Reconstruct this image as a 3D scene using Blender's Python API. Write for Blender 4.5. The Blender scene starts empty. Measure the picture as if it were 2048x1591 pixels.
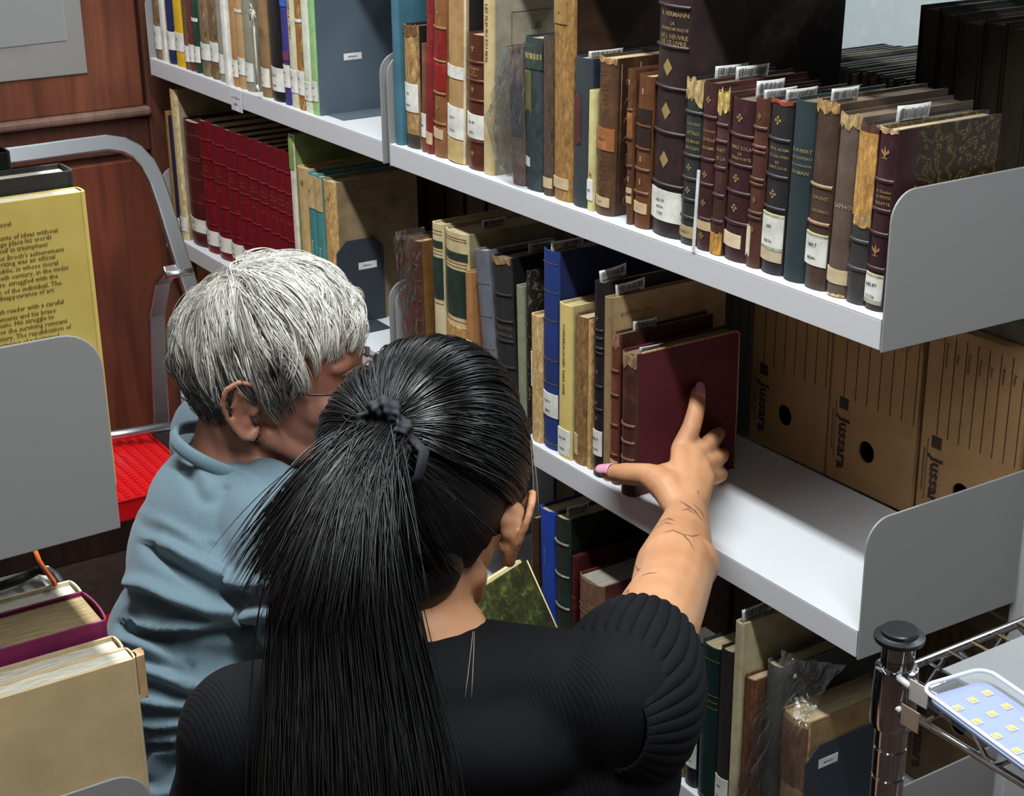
import bpy, bmesh, math, random
import numpy as np
from mathutils import Vector, Matrix
from mathutils.bvhtree import BVHTree
random.seed(7); RNG = np.random.default_rng(7)
scene = bpy.context.scene
COL = scene.collection

# ------------------------------------------------------------------ camera
FPX = 3200.0; CX, CY = 1024.0, 795.5
CAM = np.array([1.046, -1.1, 1.55])
_yaw, _pitch, _roll = 1.00106259, 0.368971954, -0.0117842
_f = np.array([-math.sin(_yaw)*math.cos(_pitch), math.cos(_yaw)*math.cos(_pitch), -math.sin(_pitch)])
_r0 = np.array([math.cos(_yaw), math.sin(_yaw), 0.0]); _u0 = np.cross(_r0, _f)
_r = _r0*math.cos(_roll) + _u0*math.sin(_roll); _u = -_r0*math.sin(_roll) + _u0*math.cos(_roll)
cd = bpy.data.cameras.new('camera'); cam = bpy.data.objects.new('camera', cd); COL.objects.link(cam)
cd.sensor_fit = 'HORIZONTAL'; cd.sensor_width = 36.0; cd.lens = FPX/2048*36.0; cd.clip_start = 0.02
cam.matrix_world = Matrix(((_r[0], _u[0], -_f[0], CAM[0]), (_r[1], _u[1], -_f[1], CAM[1]), (_r[2], _u[2], -_f[2], CAM[2]), (0, 0, 0, 1)))
scene.camera = cam

# ------------------------------------------------------------------ world, lights, exposure
w = bpy.data.worlds.new('world'); scene.world = w; w.use_nodes = True
w.node_tree.nodes['Background'].inputs[0].default_value = (0.80, 0.90, 1.0, 1)
w.node_tree.nodes['Background'].inputs[1].default_value = 0.05
def area(name, loc, rot, sx, sy, power, col):
    l = bpy.data.lights.new(name, 'AREA'); l.shape = 'RECTANGLE'; l.size = sx; l.size_y = sy; l.energy = power; l.color = col
    o = bpy.data.objects.new(name, l); COL.objects.link(o); o.location = loc; o.rotation_euler = rot; return o
area('aisle_tube_light', (-0.05, -0.60, 2.52), (0, 0, 0), 3.3, 0.10, 82, (0.94, 0.98, 1.0))
area('far_aisle_tube_light', (-0.6, 1.25, 2.52), (0, 0, 0), 2.6, 0.14, 40, (0.92, 0.98, 1.0))
area('near_fill_light', (1.5, -1.5, 2.52), (0, 0, 0), 1.6, 0.10, 2, (0.95, 0.98, 1.0))  # weak fill added on the camera side, no fixture known there
scene.view_settings.view_transform = 'Standard'; scene.view_settings.look = 'None'
scene.view_settings.exposure = 0.0; scene.view_settings.gamma = 1.0; scene.view_settings.use_curve_mapping = False

# ------------------------------------------------------------------ measuring helpers (photo frame 2048 x 1591)
def ray(x, y): return _f + _r*((x-CX)/FPX) - _u*((y-CY)/FPX)
def onX(x, y, v): d = ray(x, y); return CAM + d*((v-CAM[0])/d[0])
def onY(x, y, v): d = ray(x, y); return CAM + d*((v-CAM[1])/d[1])
def onZ(x, y, v): d = ray(x, y); return CAM + d*((v-CAM[2])/d[2])
def dep(x, y, v): return CAM + ray(x, y)*v
def proj(P):
    q = np.array(P, float)-CAM; z = q@_f; return CX+FPX*(q@_r)/z, CY-FPX*(q@_u)/z
def xAt(px, y, z):          # world x on the line (y, z) that shows in column px
    k = (px-CX)/FPX; a = _r-k*_f
    return CAM[0] - (a[1]*(y-CAM[1]) + a[2]*(z-CAM[2]))/a[0]

# ------------------------------------------------------------------ materials
def lin(c):
    o = []
    for v in c[:3]:
        v = v/255.0; o.append(v/12.92 if v <= .04045 else ((v+.055)/1.055)**2.4)
    return (*o, 1.0)
_M = {}
class NT:
    def __init__(s, name):
        s.m = bpy.data.materials.new(name); s.m.use_nodes = True; s.t = s.m.node_tree
        s.b = s.t.nodes['Principled BSDF']; s.out = s.t.nodes['Material Output']
    def n(s, typ, **kw):
        x = s.t.nodes.new(typ)
        for k, v in kw.items():
            if k in x.inputs: x.inputs[k].default_value = v
            else: setattr(x, k, v)
        return x
    def l(s, a, b): s.t.links.new(a, b)
    def coord(s, kind='Object', scale=(1, 1, 1)):
        c = s.n('ShaderNodeTexCoord'); mp = s.n('ShaderNodeMapping'); mp.inputs['Scale'].default_value = scale
        s.l(c.outputs[kind], mp.inputs[0]); return mp.outputs[0]
    def ramp(s, fac, stops):
        r = s.n('ShaderNodeValToRGB'); e = r.color_ramp.elements
        while len(e) < len(stops): e.new(0.5)
        for i, (p, c) in enumerate(stops): e[i].position = p; e[i].color = lin(c)
        s.l(fac, r.inputs[0]); return r.outputs[0]
    def bump(s, h, strength, dist=0.001, normal=None):
        b = s.n('ShaderNodeBump'); b.inputs['Strength'].default_value = strength; b.inputs['Distance'].default_value = dist
        s.l(h, b.inputs['Height'])
        if normal: s.l(normal, b.inputs['Normal'])
        s.l(b.outputs[0], s.b.inputs['Normal']); return b.outputs[0]
def shade(c, k): return tuple(max(0, min(255, v*k)) for v in c)
def M(kind, col=(200, 200, 200), col2=None, rough=None, **k):
    key = (kind, col, col2, rough, tuple(sorted(k.items())))
    if key in _M: return _M[key]
    s = NT(kind); b = s.b
    b.inputs['Base Color'].default_value = lin(col)
    if kind == 'plain':
        b.inputs['Roughness'].default_value = .5 if rough is None else rough
        b.inputs['Metallic'].default_value = k.get('metal', 0.0)
    elif kind == 'leather':
        v = s.coord(); c2 = col2 or shade(col, 1.45)
        n1 = s.n('ShaderNodeTexNoise', Scale=26.0, Detail=6.0, Roughness=.65); s.l(v, n1.inputs['Vector'])
        n2 = s.n('ShaderNodeTexNoise', Scale=420.0, Detail=2.0); s.l(v, n2.inputs['Vector'])
        s.l(s.ramp(n1.outputs[0], [(.30, shade(col, .78)), (.52, col), (.70, c2)]), b.inputs['Base Color'])
        b.inputs['Roughness'].default_value = .42 if rough is None else rough
        s.bump(n2.outputs[0], .25, .0006)
    elif kind == 'cracked':
        v = s.coord(); c2 = col2 or shade(col, .45); c2 = tuple(.5*p_+.5*q_ for p_, q_ in zip(c2, col))
        n0 = s.n('ShaderNodeTexNoise', Scale=60.0, Detail=5.0); s.l(v, n0.inputs['Vector'])
        mp = s.coord(scale=(1.0, 1.0, .35))
        n1 = s.n('ShaderNodeTexNoise', Scale=230.0, Detail=6.0, Roughness=.75); s.l(mp, n1.inputs['Vector'])
        r1 = s.ramp(n1.outputs[0], [(.40, c2), (.52, col), (.72, shade(col, 1.3))])
        r0 = s.ramp(n0.outputs[0], [(.32, c2), (.46, (255, 255, 255))])
        mx = s.n('ShaderNodeMix', data_type='RGBA', blend_type='MULTIPLY'); mx.inputs[0].default_value = .45
        s.l(r1, mx.inputs[6]); s.l(r0, mx.inputs[7]); s.l(mx.outputs[2], b.inputs['Base Color'])
        b.inputs['Roughness'].default_value = .75; s.bump(n1.outputs[0], .7, .0015)
    elif kind == 'cloth':
        v = s.coord(); n1 = s.n('ShaderNodeTexNoise', Scale=14.0, Detail=4.0); s.l(v, n1.inputs['Vector'])
        n2 = s.n('ShaderNodeTexNoise', Scale=900.0, Detail=1.0); s.l(v, n2.inputs['Vector'])
        s.l(s.ramp(n1.outputs[0], [(.3, shade(col, .86)), (.7, shade(col, 1.12))]), b.inputs['Base Color'])
        b.inputs['Roughness'].default_value = .7 if rough is None else rough; s.bump(n2.outputs[0], .3, .0005)
    elif kind == 'paper':
        v = s.coord(); n1 = s.n('ShaderNodeTexNoise', Scale=30.0, Detail=5.0, Roughness=.6); s.l(v, n1.inputs['Vector'])
        s.l(s.ramp(n1.outputs[0], [(.28, col2 or shade(col, .80)), (.55, col), (.8, shade(col, 1.06))]), b.inputs['Base Color'])
        b.inputs['Roughness'].default_value = .72 if rough is None else rough
        s.bump(n1.outputs[0], .12, .001)
    elif kind == 'pages':
        v = s.coord(scale=(1, .03, .03)); n1 = s.n('ShaderNodeTexNoise', Scale=1500.0, Detail=2.0); s.l(v, n1.inputs['Vector'])
        s.l(s.ramp(n1.outputs[0], [(.3, shade(col, .68)), (.6, col)]), b.inputs['Base Color'])
        b.inputs['Roughness'].default_value = .85; s.bump(n1.outputs[0], .5, .0006)
    elif kind == 'marble':
        v = s.coord(); n0 = s.n('ShaderNodeTexNoise', Scale=k.get('sc', 22.0), Detail=3.0, Distortion=2.2); s.l(v, n0.inputs['Vector'])
        wv = s.n('ShaderNodeTexWave', Scale=k.get('ws', 30.0), Distortion=14.0, Detail=3.0); wv.inputs['Detail Scale'].default_value = .8; s.l(v, wv.inputs['Vector'])
        mx = s.n('ShaderNodeMath', operation='MULTIPLY'); s.l(wv.outputs[1], mx.inputs[0]); s.l(n0.outputs[0], mx.inputs[1])
        s.l(s.ramp(mx.outputs[0], [(.30, col), (.45, shade(col, 1.3)), (.56, col2), (.62, shade(col, .8))]), b.inputs['Base Color'])
        b.inputs['Roughness'].default_value = .5
    elif kind == 'mottle':
        v = s.coord(); n0 = s.n('ShaderNodeTexNoise', Scale=95.0, Detail=7.0, Roughness=.7, Distortion=.8); s.l(v, n0.inputs['Vector'])
        n1 = s.n('ShaderNodeTexNoise', Scale=22.0, Detail=3.0); s.l(v, n1.inputs['Vector'])
        r0 = s.ramp(n0.outputs[0], [(.38, shade(col, .7)), (.52, col), (.63, shade(col, 1.5)), (.70, col2)])
        r1 = s.ramp(n1.outputs[0], [(.35, (150, 150, 150)), (.65, (255, 255, 255))])
        mx = s.n('ShaderNodeMix', data_type='RGBA', blend_type='MULTIPLY'); mx.inputs[0].default_value = 1.0
        s.l(r0, mx.inputs[6]); s.l(r1, mx.inputs[7]); s.l(mx.outputs[2], b.inputs['Base Color']); b.inputs['Roughness'].default_value = .45
    elif kind == 'veins':            # dark paper with thin gold veins
        v = s.coord(); n0 = s.n('ShaderNodeTexNoise', Scale=9.0, Detail=3.0, Distortion=2.5); s.l(v, n0.inputs['Vector'])
        wv = s.n('ShaderNodeTexWave', Scale=24.0, Distortion=22.0, Detail=4.0); wv.inputs['Detail Scale'].default_value = 1.4; s.l(v, wv.inputs['Vector'])
        s.l(s.ramp(wv.outputs[1], [(.0, col), (.80, shade(col, 1.3)), (.90, col2), (.96, col)]), b.inputs['Base Color'])
        b.inputs['Roughness'].default_value = .42
    elif kind == 'wood':
        v = s.coord(scale=(1, 1, .09)); n1 = s.n('ShaderNodeTexNoise', Scale=34.0, Detail=6.0, Distortion=.6); s.l(v, n1.inputs['Vector'])
        n2 = s.n('ShaderNodeTexNoise', Scale=4.0, Detail=3.0); s.l(s.coord(), n2.inputs['Vector'])
        r1 = s.ramp(n1.outputs[0], [(.30, shade(col, .80)), (.55, col), (.75, shade(col, 1.16))])
        r2 = s.ramp(n2.outputs[0], [(.3, (205, 205, 205)), (.7, (255, 255, 255))])
        mx = s.n('ShaderNodeMix', data_type='RGBA', blend_type='MULTIPLY'); mx.inputs[0].default_value = 1.0
        s.l(r1, mx.inputs[6]); s.l(r2, mx.inputs[7]); s.l(mx.outputs[2], b.inputs['Base Color'])
        b.inputs['Roughness'].default_value = .42 if rough is None else rough; s.bump(n1.outputs[0], .06, .001)
    elif kind == 'steel':            # powder coated sheet
        v = s.coord(); n2 = s.n('ShaderNodeTexNoise', Scale=700.0, Detail=1.0); s.l(v, n2.inputs['Vector'])
        b.inputs['Roughness'].default_value = .42 if rough is None else rough; s.bump(n2.outputs[0], .06, .0004)
    elif kind == 'metal':
        v = s.coord(scale=k.get('st', (1, 1, 1))); n2 = s.n('ShaderNodeTexNoise', Scale=90.0, Detail=3.0); s.l(v, n2.inputs['Vector'])
        b.inputs['Metallic'].default_value = 1.0; b.inputs['Roughness'].default_value = .25 if rough is None else rough
        s.bump(n2.outputs[0], .05, .0005)
    elif kind == 'plastic_film':
        b.inputs['Base Color'].default_value = (1, 1, 1, 1); b.inputs['Roughness'].default_value = .18; b.inputs['IOR'].default_value = 1.45
        b.inputs['Transmission Weight'].default_value = 1.0
        n = s.n('ShaderNodeTexNoise', Scale=38.0, Detail=4.0, Distortion=1.0); s.l(s.coord(), n.inputs['Vector'])
        nb = s.bump(n.outputs[0], .9, .006)
        tr = s.n('ShaderNodeBsdfTransparent'); tr.inputs[0].default_value = (.93, .95, .95, 1)
        gl = s.n('ShaderNodeBsdfGlossy', Roughness=.14); s.l(nb, gl.inputs['Normal'])
        df = s.n('ShaderNodeBsdfTranslucent'); df.inputs[0].default_value = (.85, .87, .86, 1)
        lw = s.n('ShaderNodeLayerWeight', Blend=.32); s.l(nb, lw.inputs['Normal'])
        rm = s.n('ShaderNodeMapRange'); rm.inputs[1].default_value = 0.0; rm.inputs[2].default_value = 1.0
        rm.inputs[3].default_value = .07; rm.inputs[4].default_value = k.get('top', .62); s.l(lw.outputs['Facing'], rm.inputs[0])
        m1 = s.n('ShaderNodeMixShader'); s.l(rm.outputs[0], m1.inputs[0]); s.l(tr.outputs[0], m1.inputs[1]); s.l(gl.outputs[0], m1.inputs[2])
        m2 = s.n('ShaderNodeMixShader'); m2.inputs[0].default_value = .16; s.l(m1.outputs[0], m2.inputs[1]); s.l(df.outputs[0], m2.inputs[2])
        s.l(m2.outputs[0], s.out.inputs[0])
    elif kind == 'gold':
        b.inputs['Metallic'].default_value = .55; b.inputs['Roughness'].default_value = .42
    _M[key] = s.m
    return s.m
GOLD = M('gold', (196, 170, 112)); DULLGOLD = M('gold', (150, 122, 74)); INK = M('plain', (42, 42, 44), rough=.8)
WHITE = M('paper', (226, 227, 224)); SHELFW = M('steel', (208, 211, 214)); SHELFG = M('steel', (150, 150, 149))

# ------------------------------------------------------------------ mesh helpers
def tag(o, label=None, cat=None, group=None, kind=None):
    if label: o['label'] = label
    if cat: o['category'] = cat
    if group: o['group'] = group
    if kind: o['kind'] = kind
    return o
def empty(name, loc, rot=(0, 0, 0)):
    o = bpy.data.objects.new(name, None); o.empty_display_size = .02; COL.objects.link(o); o.location = loc; o.rotation_euler = rot; return o
class MB:
    def __init__(s): s.v = []; s.f = []
    def add(s, V, Fc):
        o = len(s.v); s.v.extend([tuple(map(float, p)) for p in V]); s.f.extend([tuple(i+o for i in q) for q in Fc]); return s
    def box(s, a, b):
        x0, y0, z0 = a; x1, y1, z1 = b
        return s.add([(x0,y0,z0),(x1,y0,z0),(x1,y1,z0),(x0,y1,z0),(x0,y0,z1),(x1,y0,z1),(x1,y1,z1),(x0,y1,z1)],
                     [(0,3,2,1),(4,5,6,7),(0,1,5,4),(1,2,6,5),(2,3,7,6),(3,0,4,7)])
    def prism(s, poly, lo, hi, axis=2):
        """convex-ish polygon of 2D points extruded along axis (0:x -> (y,z), 1:y -> (x,z), 2:z -> (x,y))"""
        n = len(poly)
        def mk(p, t): return {0: (t, p[0], p[1]), 1: (p[0], t, p[1]), 2: (p[0], p[1], t)}[axis]
        V = [mk(p, lo) for p in poly] + [mk(p, hi) for p in poly]
        return s.add(V, [tuple(range(n))[::-1], tuple(range(n, 2*n))] + [(i, (i+1) % n, n+(i+1) % n, n+i) for i in range(n)])
    def grid(s, fn, nu, nv, closeu=False):
        V = [fn(i/(nu if closeu else nu-1), j/(nv-1)) for j in range(nv) for i in range(nu)]
        Fc = []
        for j in range(nv-1):
            for i in range(nu if closeu else nu-1):
                a = j*nu+i; b_ = j*nu+(i+1) % nu; Fc.append((a, b_, b_+nu, a+nu))
        return s.add(V, Fc)
    def tube(s, path, rad, n=8, caps=True, flat=None, twist=0.0):
        P = [np.array(p, float) for p in path]; k = len(P)
        if not hasattr(rad, '__len__'): rad = [rad]*k
        T = [P[min(i+1, k-1)]-P[max(i-1, 0)] for i in range(k)]; T = [t/(np.linalg.norm(t)+1e-12) for t in T]
        up = np.array([0, 0, 1.0]) if abs(T[0][2]) < .9 else np.array([1.0, 0, 0])
        nrm = np.cross(T[0], up); nrm /= np.linalg.norm(nrm); V = []
        for i in range(k):
            nrm = nrm - T[i]*(nrm@T[i]); nrm /= np.linalg.norm(nrm)+1e-12; bn = np.cross(T[i], nrm)
            rr = rad[i] if hasattr(rad[i], '__len__') else (rad[i], rad[i])
            for j in range(n):
                a = 2*math.pi*j/n+twist; V.append(P[i]+nrm*math.cos(a)*rr[0]+bn*math.sin(a)*rr[1])
        Fc = [(i*n+j, i*n+(j+1) % n, (i+1)*n+(j+1) % n, (i+1)*n+j) for i in range(k-1) for j in range(n)]
        if caps: Fc += [tuple(range(n))[::-1], tuple(range((k-1)*n, k*n))]
        return s.add(V, Fc)
    def lathe(s, prof, c=(0, 0, 0), n=24):
        V = [(c[0]+r_*math.cos(2*math.pi*j/n), c[1]+r_*math.sin(2*math.pi*j/n), c[2]+z) for r_, z in prof for j in range(n)]
        k = len(prof); Fc = [(i*n+j, i*n+(j+1) % n, (i+1)*n+(j+1) % n, (i+1)*n+j) for i in range(k-1) for j in range(n)]
        Fc += [tuple(range(n))[::-1], tuple(range((k-1)*n, k*n))]
        return s.add(V, Fc)
    def ell(s, c, R, rot=None, nu=20, nv=12):
        R3 = np.eye(3) if rot is None else np.array(rot); c = np.array(c, float); V = []
        for j in range(1, nv):
            t = math.pi*j/nv
            for i in range(nu):
                a = 2*math.pi*i/nu; V.append(c+R3@np.array([R[0]*math.sin(t)*math.cos(a), R[1]*math.sin(t)*math.sin(a), R[2]*math.cos(t)]))
        V.append(c+R3@np.array([0, 0, R[2]])); V.append(c-R3@np.array([0, 0, R[2]])); top = len(V)-2; bot = top+1
        Fc = [(j*nu+i, (j+1)*nu+i, (j+1)*nu+(i+1) % nu, j*nu+(i+1) % nu) for j in range(nv-2) for i in range(nu)]
        Fc += [(top, i, (i+1) % nu) for i in range(nu)] + [(bot, (nv-2)*nu+(i+1) % nu, (nv-2)*nu+i) for i in range(nu)]
        return s.add(V, Fc)
    def mesh(s, name, smooth=False):
        me = bpy.data.meshes.new(name); me.from_pydata(s.v, [], s.f); me.update()
        if smooth:
            me.polygons.foreach_set('use_smooth', [True]*len(me.polygons))
        return me
    def build(s, name, mat, parent=None, smooth=False, bevel=0, loc=None, auto=None):
        me = s.mesh(name, smooth); me.materials.append(mat)
        o = bpy.data.objects.new(name, me); COL.objects.link(o)
        if parent is not None: o.parent = parent
        if loc is not None: o.location = loc
        if bevel:
            m = o.modifiers.new('bevel', 'BEVEL'); m.width = bevel; m.segments = 2; m.limit_method = 'ANGLE'; m.angle_limit = .6
        if auto: me.set_sharp_from_angle(angle=auto)
        return o
_T = {}
def text_geo(s, bold=False):
    if (s, bold) not in _T:
        cu = bpy.data.curves.new('lettering', 'FONT'); cu.body = s; cu.resolution_u = 1; cu.offset = .034 if bold else .012
        cu.align_x = 'CENTER'; cu.align_y = 'CENTER'
        o = bpy.data.objects.new('lettering', cu); me = bpy.data.meshes.new_from_object(o)
        V = np.array([v.co[:2] for v in me.vertices]) if len(me.vertices) else np.zeros((0, 2))
        Fc = [tuple(p.vertices) for p in me.polygons]
        bpy.data.objects.remove(o); bpy.data.curves.remove(cu); bpy.data.meshes.remove(me)
        if len(V): V = V-(V.max(0)+V.min(0))/2
        _T[(s, bold)] = (V, Fc)
    return _T[(s, bold)]
def put_text(mb, s, fn, width=None, height=None, rot=0.0, left=False, bold=False):
    """adds text laid out by fn(a, b) -> 3D; a runs along reading direction, b up"""
    V, Fc = text_geo(s, bold)
    if not len(V): return
    sz = V.max(0)-V.min(0); k = width/sz[0] if width else height/.7
    if width and height: k = min(k, height/.7)
    W = V*k
    if left: W = W-np.array([W[:, 0].min(), 0])
    c_, s_ = math.cos(rot), math.sin(rot)
    mb.add([fn(a*c_-b*s_, a*s_+b*c_) for a, b in W], Fc)
# ------------------------------------------------------------------ the room
ZU, ZM, ZB = 1.056, 0.712, 0.360
def struct(o): o['kind'] = 'structure'; return o
FLOORM = M('wood', (74, 58, 52), rough=.5)
struct(MB().box((-2.3, -2.6, -.05), (3.2, 1.75, 0)).build('floor', FLOORM))
WALLM = M('paper', (205, 214, 216), col2=(200, 209, 212), rough=.8)
struct(MB().box((-2.3, 1.62, 0), (3.2, 1.72, 2.7)).build('wall_back', WALLM))
struct(MB().box((-2.3, -2.6, 2.66), (3.2, 1.75, 2.72)).build('ceiling', M('paper', (168, 170, 170), rough=.9)))
struct(MB().box((-2.3, -2.6, 0), (3.2, -2.5, 2.7)).build('wall_front', M('wood', (104, 78, 64))))
struct(MB().box((3.1, -2.6, 0), (3.2, 1.75, 2.7)).build('wall_right', M('wood', (104, 78, 64))))
WOOD = M('wood', (140, 82, 60)); WOODD = M('wood', (108, 66, 50))
struct(MB().box((-2.3, -2.6, 0), (-2.16, 1.75, 2.7)).build('wall_left', WALLM))

# panelled wooden cupboard that closes the end of the aisle
XC = -2.03
cup = empty('wooden_cupboard', (XC, -.55, 0)); tag(cup, 'reddish brown wooden cupboard with a grey panelled upper door, behind the step ladder', 'cupboard')
def cbox(name, y0, y1, z0, z1, x0, x1, mat, par=cup, bevel=.003):
    loc = (XC, -.55, 0) if par is cup else (0, 0, 0)
    return MB().box((x0-loc[0]-(0 if par is cup else XC), y0+.55, z0), (x1-loc[0]-(0 if par is cup else XC), y1+.55, z1)).build(name, mat, par, bevel=bevel)
cbox('carcass', -1.6, .9, 0.10, 2.1, XC-.12, XC-.012, WOODD)
cbox('plinth', -1.6, .9, 0.0, 0.10, XC-.12, XC-.006, M('wood', (58, 38, 32)))
cbox('stile', .012, .20, 0.10, 2.1, XC-.012, XC+.012, WOODD)
cbox('rail', -1.6, .012, .862, .935, XC-.012, XC+.004, WOODD)
ud = cbox('upper_door', -1.6, .004, .953, 2.05, XC-.012, XC+.010, WOOD)
cbox('moulding', -1.6, .014, .935, .953, XC-.012, XC+.026, M('wood', (150, 118, 102)), bevel=.006)
GREYP = M('steel', (150, 149, 144), rough=.6)
p0 = onX(175, 140, XC+.012)
gp = cbox('grey_panel', -1.0, p0[1], p0[2]-.006, 1.9, XC+.010, XC+.014, GREYP, bevel=.002)
q0 = onX(57, 82, XC+.02)
cbox('panel_moulding', -1.0, q0[1], q0[2], q0[2]+.022, XC+.014, XC+.022, GREYP, bevel=.004)
cbox('panel_moulding', q0[1]-.024, q0[1], q0[2]+.022, 1.8, XC+.014, XC+.022, GREYP, bevel=.004)
q1 = onX(20, 50, XC+.02)
cbox('notice_sheet', -.9, q1[1], q1[2], 1.6, XC+.014, XC+.016, M('paper', (196, 194, 192)), bevel=0)
ld = cbox('lower_door', -1.6, .030, .262, .848, XC-.012, XC+.008, M('wood', (132, 68, 46)))
cbox('base_rail', -1.6, .030, .10, .255, XC-.012, XC+.006, M('wood', (78, 46, 37)))

# ------------------------------------------------------------------ steel shelving
def bracket(par, x, z, y0, y1, mat=SHELFG, name='end_bracket', r_=.030, top=.127, bot=-.034, sgn=1, th=.0024, front=None):
    """sheet end plate; front edge at y0, goes towards y1; rounded upper front corner"""
    pts = [(y0, bot), (y1, bot-.004), (y1, top)]
    for i in range(9):
        a = math.pi/2*i/8
        pts.append((y0+sgn*(r_-r_*math.sin(a)), top-r_+r_*math.cos(a)))
    o = MB().prism([(p[0], p[1]+z) for p in pts], x-th/2, x+th/2, axis=0).build(name, mat, par, bevel=.0009)
    return o
def shelf_board(par, x0, x1, z, y0, y1, mat=SHELFW):
    s = 1 if y1 > y0 else -1
    mb = MB(); mb.box((x0, min(y0, y1), z-.0016), (x1, max(y0, y1), z))
    mb.box((x0, min(y0, y0+s*.0016), z-.032), (x1, max(y0, y0+s*.0016), z-.0016))
    mb.box((x0, min(y0+s*.0016, y0+s*.018), z-.032), (x1, max(y0+s*.0016, y0+s*.018), z-.0306))
    return mb.build('shelf', mat, par, bevel=.0006)
def bay(x0, x1, zs, label, y0=0.0, y1=.248, group=None, ztop=2.15, posts=(0, 1)):
    b_ = empty('steel_shelf_bay', (0, 0, 0)); tag(b_, label, 'shelving')
    if group: b_['group'] = group
    s = 1 if y1 > y0 else -1
    for z in zs:
        shelf_board(b_, x0+.003, x1-.004, z, y0, y1)
        bracket(b_, x0+.0015, z, y0, y1-s*.004, sgn=s); bracket(b_, x1-.0015, z, y0, y1-s*.004, sgn=s)
    for x in [(x0, x1)[i] for i in posts]:
        MB().box((x-.011, min(y1, y1+s*.05), 0), (x+.011, max(y1, y1+s*.05), ztop)).build('upright', SHELFW, b_, bevel=.002)
    if posts: MB().box((x0+.012, min(y1, y1+s*.04), .01), (x1-.012, max(y1, y1+s*.04), .09)).build('base_beam', SHELFW, b_, bevel=.002)
    return b_
XB = -1.003; XL = -1.955
bay(XB+.006, 0.0, (1.42, ZU, ZM, ZB), 'white steel shelf bay on the right, with the half empty middle shelf')
bay(XL, XB-.012, (1.42, ZU, ZM, ZB), 'white steel shelf bay on the left, holding the run of red volumes', posts=(0,))
bay(XB+.006, 0.0, (1.42, ZU, ZM, ZB), 'rear face of the steel shelving, holding the cardboard archive boxes', y0=.548, y1=.300, posts=())
bay(XL, XB-.012, (1.42, ZU, ZM, ZB), 'rear face of the left shelf bay, behind the red volumes', y0=.548, y1=.300, posts=())
bay(-.95, -.05, (1.42, 1.052, .675, .32), 'grey steel shelf across the aisle, left foreground, holding the yellow book', y0=-.755, y1=-1.005)
# shelf tag on the left bay
# ------------------------------------------------------------------ books
PAGE = M('pages', (196, 178, 140)); PAGED = M('pages', (120, 104, 80)); PAGEW = M('pages', (222, 216, 196))
def spine_y(x, t, b): return b*(2*x/t)**2
def patch(mb, t, b, z0, z1, off, x0=-1.0, x1=1.0, n=8, ragged=0.0, rs=None):
    """curved sheet lying on the spine between heights z0, z1 (x0, x1 as fractions of half the thickness)"""
    rr = rs or random
    V = []; xs = [t/2*(x0+(x1-x0)*i/n) for i in range(n+1)]
    for x in xs:
        y = spine_y(x, t, b)-off
        V += [(x, y, max(z0+(rr.uniform(-1, 1)*ragged if ragged else 0), .0004)), (x, y, z1+(rr.uniform(-1, 1)*ragged if ragged else 0)), (x, y+off+.0004, max(z0, .0004)), (x, y+off+.0004, z1)]
    Fc = []
    for i in range(n):
        a = 4*i; c = 4*(i+1)
        Fc += [(a, c, c+1, a+1), (a+1, c+1, c+3, a+3), (a, a+2, c+2, c)]
    Fc += [(0, 1, 3, 2), (4*n, 4*n+2, 4*n+3, 4*n+1)]
    return mb.add(V, Fc)
def orn_shape(kind, r_):
    if kind == 'diamond':
        o = []
        o.append([(0, -r_*1.25), (r_, 0), (0, r_*1.25), (-r_, 0)])
        return o
    if kind == 'quatrefoil':
        o = []
        for dx, dz in ((1, 0), (-1, 0), (0, 1), (0, -1)):
            o.append([(dx*r_*.62+r_*.36*math.cos(a*math.pi/3), dz*r_*.62+r_*.36*math.sin(a*math.pi/3)) for a in range(6)])
        o.append([(r_*.2*math.cos(a*math.pi/2), r_*.2*math.sin(a*math.pi/2)) for a in range(4)])
        return o
    if kind == 'fleur':
        return [[(0, -r_), (r_*.3, 0), (0, r_*1.2), (-r_*.3, 0)], [(-r_*.9, r_*.2), (-r_*.3, -r_*.3), (-r_*.25, r_*.1), (-r_*.7, r_*.7)],
                [(r_*.9, r_*.2), (r_*.7, r_*.7), (r_*.25, r_*.1), (r_*.3, -r_*.3)], [(-r_*.6, -r_*.9), (r_*.6, -r_*.9), (r_*.5, -r_*.7), (-r_*.5, -r_*.7)]]
    if kind == 'leaf':
        o = []
        for i in range(7):
            a = i*2.399; rr = r_*(.35+.55*((i*.37) % 1)); cx, cz = rr*math.cos(a), rr*math.sin(a)*1.5
            o.append([(cx+r_*.3*math.cos(a+k*math.pi/2)*(1 if k % 2 == 0 else .45), cz+r_*.3*math.sin(a+k*math.pi/2)*(1 if k % 2 == 0 else .45)) for k in range(4)])
        return o
    return [[(-r_*.5, -r_), (r_*.5, -r_), (r_*.5, r_), (-r_*.5, r_)]]
BOOKS = []
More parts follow.
